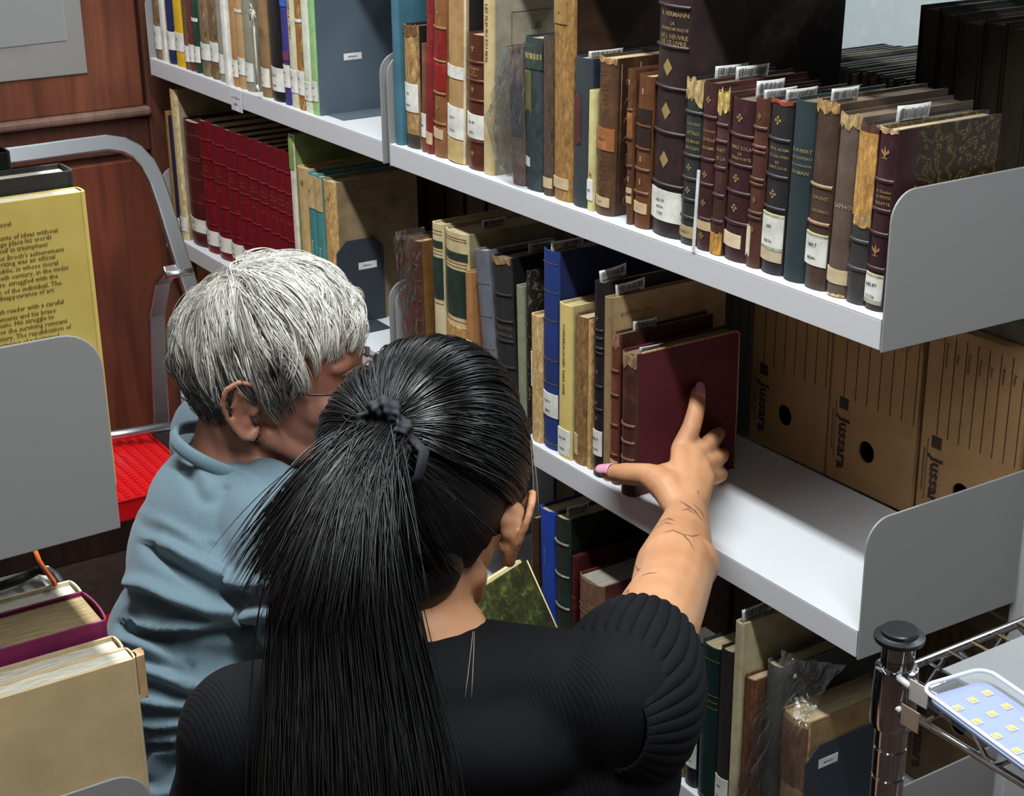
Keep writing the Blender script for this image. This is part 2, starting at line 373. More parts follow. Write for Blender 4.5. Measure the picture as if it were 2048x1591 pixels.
def make_book(label, x, y, z, t, h, d, spine, board=None, lean=0.0, yaw=0.0, rnd=.13, page=None, wrap=0.0, bands=(), bandmat=None, orn=None,
              titles=(), patches=(), group=None, pitch=0.0, flush=False, headcap=None, name='book', noback=False, rib=.0013, vtitles=(), rules=()):
    """x: centre of the spine at the shelf; y: front of the spine; z: shelf top"""
    board = board or spine; page = page or PAGE
    b = min(rnd*t, .008); tb = min(.0026, t*.16)
    base = empty(name, (x, y, z+abs(math.sin(lean))*t/2+.0003), (pitch, lean, yaw))
    tag(base, label, 'book', group)
    hp = h-(.0035 if not flush else .0006); zb = .0028 if not flush else .0004
    MB().box((-t/2+tb, b+.002, zb), (t/2-tb, d-(.003 if not flush else .0005), hp)).build('page_block', page, base)
    # spine shell with a small groove at the joints
    n = 8; xs = [-t/2+t*i/n for i in range(n+1)]
    out = [(xx, spine_y(xx, t, b)) for xx in xs]; inn = [(xx*(1-2*tb/t), spine_y(xx, t, b)+.0016) for xx in xs]
    w_ = max(wrap, .0035)
    out = [(-t/2-.0003, b+w_), (-t/2-.0003, b+.0025), (-t/2+.0004, b+.0012)] + out[1:-1] + [(t/2-.0004, b+.0012), (t/2+.0003, b+.0025), (t/2+.0003, b+w_)]
    inn = [(-t/2+.0006, b+w_), (-t/2+.0006, b+.0025), (-t/2+tb*.6, b+.0014)] + inn[1:-1] + [(t/2-tb*.6, b+.0014), (t/2-.0006, b+.0025), (t/2-.0006, b+w_)]
    k = len(out); V = [(p[0], p[1], 0) for p in out]+[(p[0], p[1], 0) for p in inn]+[(p[0], p[1], h) for p in out]+[(p[0], p[1], h) for p in inn]
    Fc = []
    for i in range(k-1):
        Fc += [(i, i+1, 2*k+i+1, 2*k+i), (k+i+1, k+i, 3*k+i, 3*k+i+1), (2*k+i, 2*k+i+1, 3*k+i+1, 3*k+i), (i+1, i, k+i, k+i+1)]
    Fc += [(0, 2*k, 3*k, k), (k-1, 2*k-1, 4*k-1, 3*k-1)]
    sp = MB().add(V, Fc).build('spine', spine, base, smooth=True, auto=.7)
    for s in (-1, 1):
        if noback and s < 0: continue
        MB().box((min(s*t/2, s*(t/2-tb)), b+.002, 0), (max(s*t/2, s*(t/2-tb)), d, h)).build('board', board, base)
    for zf in bands:
        zc = zf*h; mb = MB(); V = []; Fc = []
        prof = ((-.0022, -.0002), (-.0012, rib), (.0012, rib), (.0022, -.0002))
        for xx in xs:
            for dz, of in prof: V.append((xx*.995, spine_y(xx, t, b)-of, zc+dz))
        for i in range(n):
            for j in range(3): a = 4*i+j; Fc.append((a, a+4, a+5, a+1))
        MB().add(V, Fc).build('raised_band', bandmat or spine, base, smooth=True)
    for zf in rules:
        mb = MB(); patch(mb, t, b, zf*h-.0004, zf*h+.0004, .0004, -.94, .94); mb.build('gilt_rule', DULLGOLD, base)
    if orn:
        kind, zs, r_, m_ = orn
        for zf in zs:
            mb = MB()
            for poly in orn_shape(kind, r_):
                mb.add([(px_, spine_y(px_, t, b)-.0006, zf*h+pz) for px_, pz in poly], [tuple(range(len(poly)))])
            mb.build('gilt_ornament', m_ or GOLD, base)
    if headcap:
        mb = MB(); patch(mb, t, b, h-headcap[1], h+.0004, .0007, ragged=headcap[1]*.35); mb.build('worn_headcap', headcap[0], base)
    for pt in patches:
        z0, z1, m_, lines = pt[:4]; x0, x1 = (pt[4], pt[5]) if len(pt) > 5 else (-.99, .99)
        rg = pt[6] if len(pt) > 6 else 0.0
        mb = MB(); patch(mb, t, b, z0*h, z1*h, .0009, x0, x1, ragged=rg); lo = mb.build('paper_label', m_, base)
        if lines:
            tm = MB(); nL = len(lines); hh = (z1-z0)*h
            for i, s in enumerate(lines):
                zc = (z0*h+hh*(.66-.42*(i/(max(1, nL-1)))) if nL > 1 else z0*h+hh*.5)
                put_text(tm, s, lambda a, c, zc=zc: (a-t*.06, spine_y(a, t, b)-.0013, zc+c), width=min(t*.62, .0024*len(s)), height=min(hh*.3, .0052))
            tm.build('lettering', INK, lo)
    for zf, s, hg, m_ in titles:
        tm = MB(); put_text(tm, s, lambda a, c: (a+t*.10, spine_y(min(max(a+t*.10, -t/2), t/2), t, b)-.0008, zf*h+c), width=t*.74, height=hg); tm.build('title', m_ or GOLD, base)
    for zf, s, hg, m_, ln in vtitles:
        tm = MB(); put_text(tm, s, lambda a, c: (a, spine_y(min(max(a, -t/2), t/2), t, b)-.0006, zf*h+c), width=ln, height=hg, rot=-math.pi/2); tm.build('title', m_ or INK, base)
    BOOKS.append(base); return base
_last = {}; _row = {}
def bk(row, z, bl, br, top, label, spine, board=None, y=.012, d=None, h=None, **k):
    """bl, br: photo columns of the foot of the spine; top: photo point of the spine's upper left corner (or h)"""
    y0 = y
    bf = 0
    x0 = xAt(bl, y0+.003, z); x1 = xAt(br, y0+.003, z)
    if row in _last and x0 < _last[row]+.0011: x0 = _last[row]+.0011
    x1 = max(x1, x0+.006); t = x1-x0; _last[row] = x1
    lean = 0.0
    if top is not None:
        P = onY(top[0], top[1], y0+.002); hh = P[2]-z; lean = math.atan2(P[0]-x0, hh)
        h = hh/max(.9, math.cos(k.get('lean', lean)))
    if 'lean' in k: lean = k.pop('lean')
    if row in _row:
        pl, ph, px1 = _row[row]; m_ = min(h, ph); need = math.tan(pl)+(px1-x0+.0011)/m_
        if math.tan(lean) < need: lean = math.atan(need)
    _row[row] = (lean, h, x1)
    d = d or min(.225, h*.68)
    return make_book(label, (x0+x1)/2, y0, z, t, h, d, spine, board, lean=lean, **k)
def slip(bkobj, y0, label, wd=.040, up=.016,  dx=0.0, tilt=0.0, group='barcode slips tucked into books'):
    """white paper slip standing out of the head of a book"""
    up *= .78
    h = max((v.co.z for c in bkobj.children if c.name.startswith('spine') for v in c.data.vertices))
    mw = Matrix.Translation(bkobj.location) @ bkobj.rotation_euler.to_matrix().to_4x4()
    t = max((v.co.x for c in bkobj.children if c.name.startswith('spine') for v in c.data.vertices))
    s = empty('barcode_slip', (mw @ Vector((dx*t, y0, h-.0032)))); s.rotation_euler = (bkobj.rotation_euler[0]+tilt, bkobj.rotation_euler[1]+.04, bkobj.rotation_euler[2])
    tag(s, label, 'paper slip', group)
    mb = MB(); mb.grid(lambda a, c: (.003*math.sin(a*2.6)*c, a*wd, c*up), 9, 4)
    o = mb.build('paper', WHITE, s, smooth=True); m = o.modifiers.new('solid', 'SOLIDIFY'); m.thickness = .0003
    tm = MB(); rs = random.Random(int(abs(y0)*1e5)+int(h*1e5))
    a = .08
    while a < .92:
        w_ = rs.choice((.012, .02, .03)); z0 = rs.choice((.30, .36)); z1 = rs.choice((.80, .86))
        tm.add([(.003*math.sin(q*2.6)*c+.0005, q*wd, c*up) for q, c in ((a, z0), (a+w_, z0), (a+w_, z1), (a, z1))], [(0, 1, 2, 3)]); a += w_+rs.choice((.012, .022))
    for r0, r1 in ((.10, .16), (.20, .25)):
        tm.add([(.003*math.sin(q*2.6)*c+.0005, q*wd, c*up) for q, c in ((.1, r0), (.8, r0), (.8, r1), (.1, r1))], [(0, 1, 2, 3)])
    tm.build('barcode_print', INK, s)
    return s
L = lambda c, c2=None, r=None: M('leather', c, c2, r)
CL = lambda c: M('cloth', c)
PA = lambda c, c2=None: M('paper', c, c2)
CK = lambda c, c2=None: M('cracked', c, c2)
LBL = PA((232, 232, 222)); YEL = PA((226, 226, 170)); TAN = PA((206, 180, 140)); TAPE = PA((224, 222, 214))
def LAB(z0, z1, lines, x0=-.99, x1=.99): return (z0, z1, LBL, lines, x0, x1)
# ---- upper shelf of the right bay
g = 'old books on the upper right shelf'
U = lambda *a, **k: bk('UR', ZU, *a, group=g, **k)
U(793, 805, None, 'tall teal cloth book against the left end bracket, upper right shelf', CL((64, 112, 128)), h=.30, d=.20, lean=0.0, y=.006, patches=())
U(806, 838, (799, 47), 'cracked tan spine with wide white label, beside the tall teal book', CK((176, 140, 88), (86, 62, 38)), PA((28, 26, 26)), d=.15, wrap=.004,
  patches=[LAB(.30, .53, ['821', 'B995c']), (.0, .115, L((62, 60, 52)), None)], headcap=(CK((120, 84, 48)), .012), page=PAGED)
U(846, 854, (844, 87), 'thin brown book half hidden behind the cracked tan spine', L((120, 78, 58)), h=.17, patches=[LAB(.14, .36, ['84'])])
U(854, 866, None, 'tall red cloth book just left of the calf spine with red title piece', L((128, 40, 38)), h=.275, lean=-.01, patches=[(.05, .11, TAN, None)], rules=(.55, .7))
U(867, 891, (860, -14), 'tall calf book with red title piece and raised bands', L((140, 92, 56), (176, 128, 84)), h=.262, bands=(.21, .40, .60, .80), patches=[(.42, .58, L((140, 34, 30)), None), (.615, .785, L((128, 36, 34)), None), (.115, .175, TAN, None, -.99, .7)],
  titles=[(.54, 'OEUVRES', .004, None), (.50, 'DE', .003, None), (.46, 'TOME II', .004, None)], orn=('fleur', (.31, .89), .004, None))
U(893, 929, None, 'tall tan paper spine with black boards and a white paper band', PA((178, 142, 92), (150, 112, 66)), PA((20, 20, 22)), h=.27, lean=-.005, wrap=0, rnd=.12,
  patches=[LAB(.125, .285, ['860.9', 'C337e']), (.43, .49, TAPE, None), (.0, .115, PA((198, 170, 112)), None), (.0, 1.0, PA((216, 202, 170)), None, .86, .99, .002)])
U(933, 966, (931, 66), 'glossy brown leather book with gilt thistles and white label', L((86, 44, 30), (112, 60, 42), .3), d=.14, bands=(.215, .52, .665, .80), orn=('fleur', (.12, .40, .60, .90), .0045, None), patches=[LAB(.235, .415, ['841.84', 'H895o'])],
  titles=[(.755, 'POEMAS', .0035, None), (.73, 'DE', .003, None), (.705, 'HUGO', .0035, None)])
U(968, 987, None, 'tall cream book whose grey cover carries the word LES', PA((206, 186, 138), (184, 158, 104)), PA((168, 160, 138)), h=.30, lean=0.0, rnd=.1, d=.19, vtitles=[(.62, 'LES FLEURS DU MAL', .006, M('plain', (120, 90, 50)), .12)])
cream = BOOKS[-1]
pu = U(1025, 1048, (1016, 90), 'purple brown book with a dark title piece, inside the plastic bag', CK((112, 92, 86), (78, 58, 56)), d=.15, patches=[(.36, .74, PA((66, 70, 80)), None)], headcap=(CK((90, 60, 44)), .008))
U(1050, 1085, (1046, 71), 'dark green cloth book with a flaking yellow patch on its spine', CK((52, 62, 62), (36, 44, 46)), CL((36, 50, 62)), d=.15, patches=[(.52, .78, PA((112, 108, 62)), None, -.9, .0, .004), (.80, .96, L((58, 70, 64)), ['RT']), (.155, .215, LBL, None, -.99, -.2), (.865, .90, PA((168, 152, 90)), None, -.9, .9)])
U(1088, 1105, (1086, 71), 'thin brown cracked spine just left of the tall tan vellum book', CK((86, 68, 54), (58, 44, 36)), patches=[(.05, .115, TAN, None)])
U(1106, 1143, None, 'tall tan vellum book with torn curling spine and dark brown boards', CK((156, 118, 62), (112, 80, 40)), L((52, 34, 24)), h=.272, lean=-.006, d=.215, wrap=.006, rnd=.10, patches=[(.055, .105, TAN, None, -.9, .75), (.80, .90, PA((164, 128, 72)), ['LA'], -.8, .6)])
vell = BOOKS[-1]
U(1144, 1176, (1147, 112), 'dark navy cloth book with a faded red streak on the spine', M('cloth', (52, 60, 64)), CL((30, 44, 66)), d=.16, patches=[(.45, .75, CL((86, 44, 44)), None, -.8, .2, .006)])
navy = BOOKS[-1]
U(1177, 1188, (1180, 180), 'slim pale yellow paperback with red letters, beside the ornate brown binding', PA((214, 204, 140)), h=.125, d=.12, rnd=.05, patches=[(.09, .26, LBL, ['86']), ], titles=[(.31, 'e', .008, M('plain', (196, 60, 40)))])
U(1189, 1222, (1196, 112), 'ornate brown binding stamped with leaves on spine and cover', L((92, 64, 44), (120, 88, 62)), L((70, 48, 34)), d=.145, rnd=.15, h=.172, wrap=.003, page=PAGE, orn=('leaf', (.14, .24, .33, .72, .81, .90), .0085, M('gold', (150, 112, 76))),
  patches=[(.42, .56, L((164, 104, 60)), ['FABULAS'], -.98, .98), (.055, .115, TAN, ['N17'], -.9, .75)], headcap=(CK((176, 140, 92)), .006))
orna = BOOKS[-1]
_t = max(v.co.x for c_ in orna.children if c_.name.startswith('board') for v in c_.data.vertices); _hh = max(v.co.z for c_ in orna.children if c_.name.startswith('board') for v in c_.data.vertices)
for k_ in range(7):
    zc = _hh*(.10+.125*k_); cu_ = MB()
    for sg in (-1, 1): cu_.tube([(_t+.0003, .026+sg*.002+(.009-.0011*q)*math.cos(q*.9*sg+k_)*.8, zc+(.009-.0011*q)*math.sin(q*.9*sg+k_)) for q in range(8)], .0008, n=5)
    cu_.build('stamped_scroll', L((112, 82, 58)), orna, smooth=True)
bd_ = MB()
for yy in (.0125, .040, .118): bd_.tube([(_t+.0002, yy, .006), (_t+.0002, yy, _hh-.006)], .0007, n=5)
bd_.build('stamped_frame', L((104, 76, 54)), orna, smooth=True)
U(1254, 1265, (1257, 137), 'narrow brown calf book beside the ornate binding', L((96, 62, 40)), bands=(.2, .38, .56, .74), bandmat=L((70, 44, 30)), patches=[(.14, .24, TAN, None, -.9, .9), (.57, .73, L((140, 92, 52)), None)], orn=('', (.30, .92), .003, None))
U(1265, 1294, (1276, 149), 'brown calf book with black title pieces left of the tallest volume', L((104, 64, 38), (130, 84, 52)), bands=(.235, .39, .53, .68), patches=[(.69, .79, L((44, 30, 26)), ['LETTRES']), (.54, .67, L((52, 34, 28)), ['TOME I']), (.10, .17, TAN, None, -.9, .85)], orn=('', (.31, .46, .90), .0035, None))
U(1296, 1356, None, 'tallest dark leather volume with gilt diamonds and large white label', L((50, 36, 36), (72, 50, 46)), M('marble', (34, 22, 18), (70, 46, 26), sc=14.0, ws=18.0), h=.325, d=.235, wrap=.075, lean=0.004, bands=(.185, .37, .525, .665, .80, .94), orn=('diamond', (.275, .445, .595, .865), .008, None), rib=.002,
  patches=[LAB(.055, .165, ['841.09', 'M278m', '1903'])], titles=[(.775, 'A. HERMANN', .005, None), (.745, 'LA', .004, None), (.725, 'GRANDE MUSIQUE', .005, None), (.70, 'DE L OEUVRE', .005, None), (.68, 'DE CE LIVRE', .005, None)])
big = BOOKS[-1]
lean_g = .034
U(1358, 1390, (1381, 160), 'dark green book with gilt quatrefoils behind the white paper strip', L((46, 52, 48)), lean=lean_g, d=.13, bands=(.17, .28, .41, .55, .81), orn=('quatrefoil', (.34, .48, .90), .0042, None), patches=[(.045, .115, PA((176, 156, 112)), ['81N111'])], headcap=(CK((196, 170, 110)), .022),
  titles=[(.745, 'A. DAUDET', .0036, None), (.69, 'LETTRES', .0036, None), (.64, 'DE MON', .0036, None), (.60, 'MOULIN', .0036, None)], page=PAGED)
gb = BOOKS[-1]
U(1391, 1419, (1411, 163), 'maroon book with gilt quatrefoils and tan band, right of the paper strip', L((66, 36, 36)), lean=lean_g, d=.13, bands=(.19, .40, .55, .80), orn=('quatrefoil', (.09, .29, .46, .90), .004, None), patches=[(.125, .185, TAN, None)], titles=[(.72, 'P. BOURGET', .0034, None), (.67, 'CRUELLE', .0034, None), (.62, 'ENIGME', .0034, None)], page=PAGED)
s2 = BOOKS[-1]
U(1419, 1442, (1439, 181), 'brown red spine with torn yellow cap and torn yellow foot', L((72, 46, 42)), lean=lean_g, d=.13, bands=(.21, .37, .54, .70, .80), headcap=(CK((206, 176, 96)), .020), patches=[(.0, .135, CK((196, 142, 60)), None, -.99, .99, .003)], titles=[(.65, 'FORT', .0036, None), (.60, 'DE LA', .0036, None)], page=PAGED)
U(1443, 1489, (1464, 195), 'wide maroon book with gilt quatrefoils and large blank tan label', L((62, 32, 36)), lean=lean_g, d=.13, bands=(.24, .43, .60, .78), orn=('quatrefoil', (.335, .52, .89), .0048, None), patches=[(.085, .17, TAPE and PA((224, 206, 166)), None, -.99, .62)], titles=[(.71, 'EMILE ZOLA', .0042, None), (.675, 'LA', .0036, None), (.645, 'TERRE FORTE', .0042, None)], page=PAGED)
s3 = BOOKS[-1]
U(1490, 1516, (1513, 195), 'slim brown book with four bands and a torn white scrap at its foot', L((84, 50, 38), (116, 70, 54)), lean=lean_g, d=.13, bands=(.30, .33, .50, .53, .69, .72, .83), orn=('diamond', (.23, .41, .90), .0035, DULLGOLD), patches=[(.07, .24, PA((226, 214, 184)), None, -.99, -.2, .004)], page=PAGED)
s4 = BOOKS[-1]
U(1518, 1559, (1544, 198), 'black book with white label 843 and tan band below', L((44, 42, 44), (62, 58, 58)), lean=lean_g, d=.13, bands=(.385, .57, .78), orn=('quatrefoil', (.47, .89), .005, None),
  patches=[(.145, .35, LBL, ['843', 'F813v']), (.335, .355, YEL, None), (.143, .160, YEL, None), (.075, .138, PA((200, 184, 152)), None)], titles=[(.73, 'PAUL ADAM', .004, None), (.69, 'LE GALOPIN', .0042, None), (.655, 'DE', .003, None), (.625, 'SAINT LOUIS', .004, None)], page=PAGED, headcap=(L((150, 70, 50)), .004))
s5 = BOOKS[-1]
U(1560, 1603, (1587, 198), 'plain dark teal cloth book with small gilt title', CL((38, 54, 58)), lean=lean_g, d=.13, rnd=.18, titles=[(.735, 'FLAUBERT', .004, None), (.695, 'LE CHATEAU', .004, None), (.655, 'DE LA PRINCESSE', .004, None), (.615, 'ROMAN', .004, None)], page=PAGED)
U(1604, 1646, (1636, 201), 'brown book with two cream bands and white label, left of the SAPHO book', L((76, 58, 48), (98, 76, 62)), lean=lean_g, d=.155, bands=(.36, .56), bandmat=L((150, 120, 92)), patches=[(.13, .30, LBL, ['843.7', 'M284c']), (.285, .305, YEL, None)], titles=[(.50, 'DAUDET', .0035, None), (.43, 'CALVARIO', .004, None)], headcap=(CK((180, 140, 84)), .01), page=PAGED)
s6 = BOOKS[-1]
U(1647, 1688, (1672, 226), 'brown paper covered book titled SAPHO with a blank tan label', L((96, 80, 68), (112, 94, 80), .65), lean=lean_g, d=.16, rnd=.2, titles=[(.51, 'SAPHO', .0058, M('gold', (206, 196, 160)))], patches=[(.075, .155, PA((208, 186, 148)), None), (-.0, .012, CK((200, 170, 120)), None, -.6, .9, .002)], headcap=(CK((190, 160, 108)), .012), page=PAGED)
U(1689, 1725, (1706, 245), 'worn spine, cracked tan above and grey leather below, tied with string', L((62, 60, 60), (84, 80, 78)), lean=lean_g, d=.155, bands=(.20, .36), patches=[(.50, .965, CK((190, 144, 76), (140, 98, 48)), None, -.99, .99), (.44, .52, CK((196, 156, 98)), None, -.7, .99, .004), (.505, .515, PA((232, 206, 140)), None)], headcap=(CK((92, 50, 34)), .024), page=PAGED)
s7 = BOOKS[-1]
U(1727, 1761, (1764, 255), 'maroon half leather book with black and gold marbled boards, by the end bracket', L((58, 32, 36)), M('veins', (44, 34, 20), (150, 120, 56)), h=.18, lean=.030, d=.145, wrap=.028, bands=(.235, .43, .56, .72), orn=('fleur', (.335, .87), .006, M('gold', (206, 160, 110))),
  patches=[(.035, .20, LBL, ['843.89', 'D212p']), (.185, .205, YEL, None), (.035, .06, YEL, None)], titles=[(.665, 'A. Daudet', .004, None), (.635, 'LA PETITE', .0044, None), (.60, 'FADETTE', .004, None)], page=PAGE, headcap=(CK((186, 150, 110)), .004))
# word and ruled frame on the cream cover
def on_cover(book, items, frame=None, mat=INK, name='cover_lettering', side=1):
    """items: (photo point, text, height) printed on the right hand cover of a book"""
    t = max(v.co.x for c in book.children if c.name.startswith('board') for v in c.data.vertices); tm = MB()
    X = book.location[0]+t
    for (px_, py_), s_, hg, wd in items:
        P = onX(px_, py_, X); yy = P[1]-book.location[1]; zz = P[2]-book.location[2]
        put_text(tm, s_, lambda a, c: (t+.0006, yy+a, zz+c), height=hg, width=wd)
    if frame:
        A = onX(*frame[0], X); B = onX(*frame[1], X); y0, y1 = A[1]-book.location[1], B[1]-book.location[1]; z0, z1 = A[2]-book.location[2], B[2]-book.location[2]
        for a in ((y0, z1, y0+.0008, z0), (y0, z0-.0008, y1, z0)): tm.box((t+.0002, a[0], a[1]), (t+.0006, a[2], a[3]))
    return tm.build(name, mat, book)
on_cover(cream, [((1069, 48), 'LES', .008, None)], frame=((1018, 22), (1100, 90)), mat=M('plain', (96, 90, 74)))
# slips standing out of the heads
slip(navy, .012, 'barcode slip in the dark navy book with the red streak', wd=.050, up=.012)
slip(gb, .030, 'barcode slip in the dark green book behind the white strip', wd=.046, up=.020)
slip(s2, .036, 'barcode slip in the maroon book right of the white strip', wd=.046, up=.021)
slip(s3, .020, 'barcode slip in the wide maroon book', wd=.038, up=.026)
slip(s4, .004, 'barcode slip in the slim brown banded book', wd=.044, up=.015)
slip(s5, .008, 'barcode slip in the black book with label 843', wd=.042, up=.017)
slip(s6, .006, 'barcode slip in the brown book with cream bands', wd=.036, up=.020)
slip(s7, .030, 'curled barcode slip in the tied grey and tan book', wd=.044, up=.026, dx=.5)

# ---- upper shelf of the left bay (heads are above the picture)
g = 'books on the upper left shelf'
UL = lambda bl, br, label, sp, h=.24, **k: bk('UL', ZU, bl, br, None, label, sp, h=h, y=k.pop('y', .008), group=g, lean=k.pop('lean', 0.0), d=k.pop('d', .15), **k)
lb = lambda a=.08, b=.20, t=('86', 'A1'): [LAB(a, b, list(t))]
UL(312, 327, 'worn brown book at the far left of the upper left shelf', CK((132, 104, 72)), patches=lb(.08, .26))
UL(328, 336, 'thin white pamphlet standing left of the dark blue book', PA((220, 218, 206)), rnd=.05)
UL(338, 353, 'dark blue book with white label, left of the yellow one', L((26, 38, 86)), patches=lb(.11, .25))
UL(354, 372, 'bright yellow paperback on the upper left shelf', PA((222, 178, 20)), rnd=.08, patches=lb(.12, .26))
UL(373, 382, 'narrow brown book just right of the yellow paperback', CK((112, 84, 56)), patches=lb(.06, .18))
UL(382, 391, 'narrow dark red book between brown and green spines', L((110, 46, 44)), patches=lb(.07, .20))
UL(391, 403, 'narrow dark green book tied with a white string knot', L((26, 66, 48)), patches=lb(.08, .20)+[(.385, .41, TAPE, None)])
UL(404, 423, 'brown worn book right of the green spine', CK((136, 112, 80)), patches=lb(.12, .24))
UL(424, 441, 'frayed brown book with peeling white label', CK((124, 98, 66)), patches=lb(.13, .27))
UL(442, 452, 'grey stained book behind the white folder edge', PA((150, 146, 132)), patches=lb(.06, .20))
UL(453, 462, 'thin white folder standing proud of its neighbours', PA((232, 231, 224)), rnd=.05, y=.002)
UL(464, 479, 'tan paper book right of the thin white folder', PA((178, 132, 84)), patches=lb(.07, .19))
UL(480, 493, 'tan book tied round with a white tape', PA((190, 152, 104)), patches=lb(.10, .22)+[(.54, .56, TAPE, None)])
UL(494, 509, 'grey green book with the hanging white tassel', PA((146, 146, 126)), patches=lb(.07, .20))
ULt = BOOKS[-1]
UL(525, 541, 'brown paper book left of the thick black one', PA((150, 118, 80)), patches=lb(.07, .20))
UL(544, 570, 'thick black book with white label on the upper left shelf', L((24, 24, 26)), patches=lb(.07, .23, ('P869.3', 'A848c')))
UL(572, 584, 'blue and purple paperback beside the thick black book', PA((58, 54, 130)), patches=lb(.12, .27)+[(.66, .80, PA((60, 96, 190)), None), (.3, .36, PA((120, 50, 90)), None)])
UL(585, 599, 'cream paperback with vertical title, upper left shelf', PA((214, 204, 168)), patches=lb(.10, .25), vtitles=[(.6, 'O TEMPO E O VENTO', .005, None, .12)])
UL(600, 613, 'golden brown cracked book tied with white string', CK((164, 118, 62)), patches=lb(.10, .26)+[(.58, .60, TAPE, None)])
UL(614, 628, 'white and pale green pamphlets near the steel book support', PA((222, 228, 204)), rnd=.05, patches=lb(.08, .2))
UL(629, 640, 'light green paperback next to the steel book support', PA((150, 196, 128)), rnd=.05, patches=lb(.09, .22))
# ---- second shelf of the left bay
g = 'books on the middle left shelf'
ML = lambda *a, **k: bk('ML', ZM, *a, group=g, **k)
ML(352, 357, (322, 219), 'yellow brown book at the far left of the middle left shelf', PA((150, 112, 54)), h=.205, y=.01, lean=0.0, patches=lb(.03, .12))
ML(358, 363, (338, 232), 'slim navy book with gilt foot, next to the tall vellum book', L((36, 36, 66)), h=.20, y=.01, lean=0.0, patches=lb(.05, .15))
ML(364, 376, (345, 179), 'tall cream vellum book left of the red volumes', CK((206, 186, 140), (176, 150, 100)), PA((150, 136, 108)), h=.232, d=.19, y=.006, lean=0.0, patches=lb(.06, .15))
ML(378, 411, (374, 242), 'dark red leather volume at the left end of the red set', L((74, 22, 28)), h=.198, y=.012, lean=0.0, rules=(.9, .72, .7, .55, .36, .1), patches=lb(.115, .22, ('843', 'P962')))
edges = [412, 437, 463, 487, 509, 530, 549, 567, 584, 598]; words = ['first', 'second', 'third', 'fourth', 'fifth', 'sixth', 'seventh', 'eighth', 'ninth']
for i in range(9):
    ML(edges[i], edges[i+1]-1, (405+21*i, 242+7.8*i), words[i]+' of the nine bright red leather volumes, counted from the left', L((112, 16, 28), (128, 22, 34), .4), L((70, 12, 20)), lean=0.0, y=.014, d=.15, bands=(.22, .40, .58, .72, .86), rib=.001,
       titles=[(.66, 'OBRAS', .003, DULLGOLD), (.63, 'COMPLETAS', .003, DULLGOLD), (.52, 'TOMO', .003, DULLGOLD)], patches=lb(.06, .17, ('863', 'P43')) if i < 7 else ())
ML(599, 607, (594, 273), 'tall pale book with a green head band beside the red set', PA((218, 214, 196)), PA((128, 150, 86)), h=.222, y=.01, d=.17, lean=0.0, rnd=.06, patches=[(.80, .99, PA((134, 160, 84)), None)])
ML(609, 630, (609, 338), 'worn tan paperback numbered 13 left of two teal paperbacks', PA((200, 172, 116), (166, 132, 80)), h=.19, lean=0.0, y=.012, titles=[(.90, '13', .008, INK)])
ML(631, 644, (634, 352), 'first teal and cream paperback with white vertical lettering', PA((66, 136, 136)), h=.188, lean=0.0, y=.012, rnd=.08, patches=[(.76, .99, PA((204, 178, 126)), ['13'])], vtitles=[(.45, 'Pensadores', .006, WHITE, .07)])
ML(645, 659, (650, 359), 'second teal and cream paperback, right of its twin', PA((70, 140, 140)), h=.187, lean=0.0, y=.012, rnd=.08, patches=[(.76, .99, PA((200, 172, 118)), ['3'])], vtitles=[(.42, 'Pensadores', .006, WHITE, .07)])
ML(660, 682, (664, 366), 'worn tan book whose brown cover rests against the dark steel support', CK((198, 164, 102), (150, 112, 62)), PA((150, 128, 92)), h=.188, d=.155, lean=0.0, y=.012, rnd=.1, titles=[(.88, 'H', .006, INK)])
tanb = BOOKS[-1]
on_cover(tanb, [((760, 398), 'LITERATURA  DA  LINGUA', .0042, None), ((752, 372), 'HISTORIA DA LITERATURA PORTUGUESA', .003, None)], mat=M('plain', (110, 92, 64)))
# ---- middle shelf of the right bay
g = 'books on the middle right shelf'
MR = lambda *a, **k: bk('MR', ZM, *a, group=g, **k)
MR(820, 832, (800, 468), 'grey green book at the left end, sealed in a clear bag', L((82, 78, 70)), y=.012, h=.20, lean=-.02, rules=(.8, .6, .4))
mbag = BOOKS[-1]
MR(833, 850, (821, 478), 'red brown leather book with gilt ornaments inside the clear bag', L((92, 48, 36)), L((140, 100, 54)), y=.012, h=.20, lean=-.02, bands=(.55, .70, .82, .40), orn=('fleur', (.9, .62, .47, .3), .004, M('gold', (206, 160, 120))))
mbag2 = BOOKS[-1]
MR(873, 892, (859, 441), 'cream book with dark green title piece, left of its wider twin', PA((206, 196, 158), (190, 170, 118)), PA((200, 188, 148)), h=.222, y=.008, lean=0.0, bands=(), patches=[(.55, .80, L((34, 56, 48)), ['HISTORIA', 'DE LA']), (.86, .90, L((40, 58, 50)), None)], rules=(.96, .94, .84, .82, .52))
MR(894, 936, (893, 458), 'wide cream book with dark green title piece and brown foot', PA((204, 190, 146), (186, 160, 104)), PA((150, 140, 108)), h=.218, d=.16, y=.008, lean=0.0, patches=[(.50, .78, L((34, 56, 48)), ['DICCIONARIO', 'DE LA', 'LITERATURA', 'ESPANOLA']), (.84, .885, L((40, 58, 50)), ['INSTITUTO']), (0, .44, CK((190, 150, 90), (150, 108, 56)), None, -.99, .99, .004)], rules=(.97, .955, .82, .80, .47))
wide = BOOKS[-1]
MR(938, 948, (934, 543), 'thin tan book tied with white tape, before the wide cream one', PA((176, 124, 76)), h=.18, y=.006, lean=0.0, patches=[(.46, .49, TAPE, None)])
MR(974, 999, (945, 497), 'grey blue cloth book leaning left against the thick black one', PA((104, 106, 116), (84, 86, 96)), h=.205, lean=-.12, y=.012, d=.13, rules=(.8, .6, .4, .2))
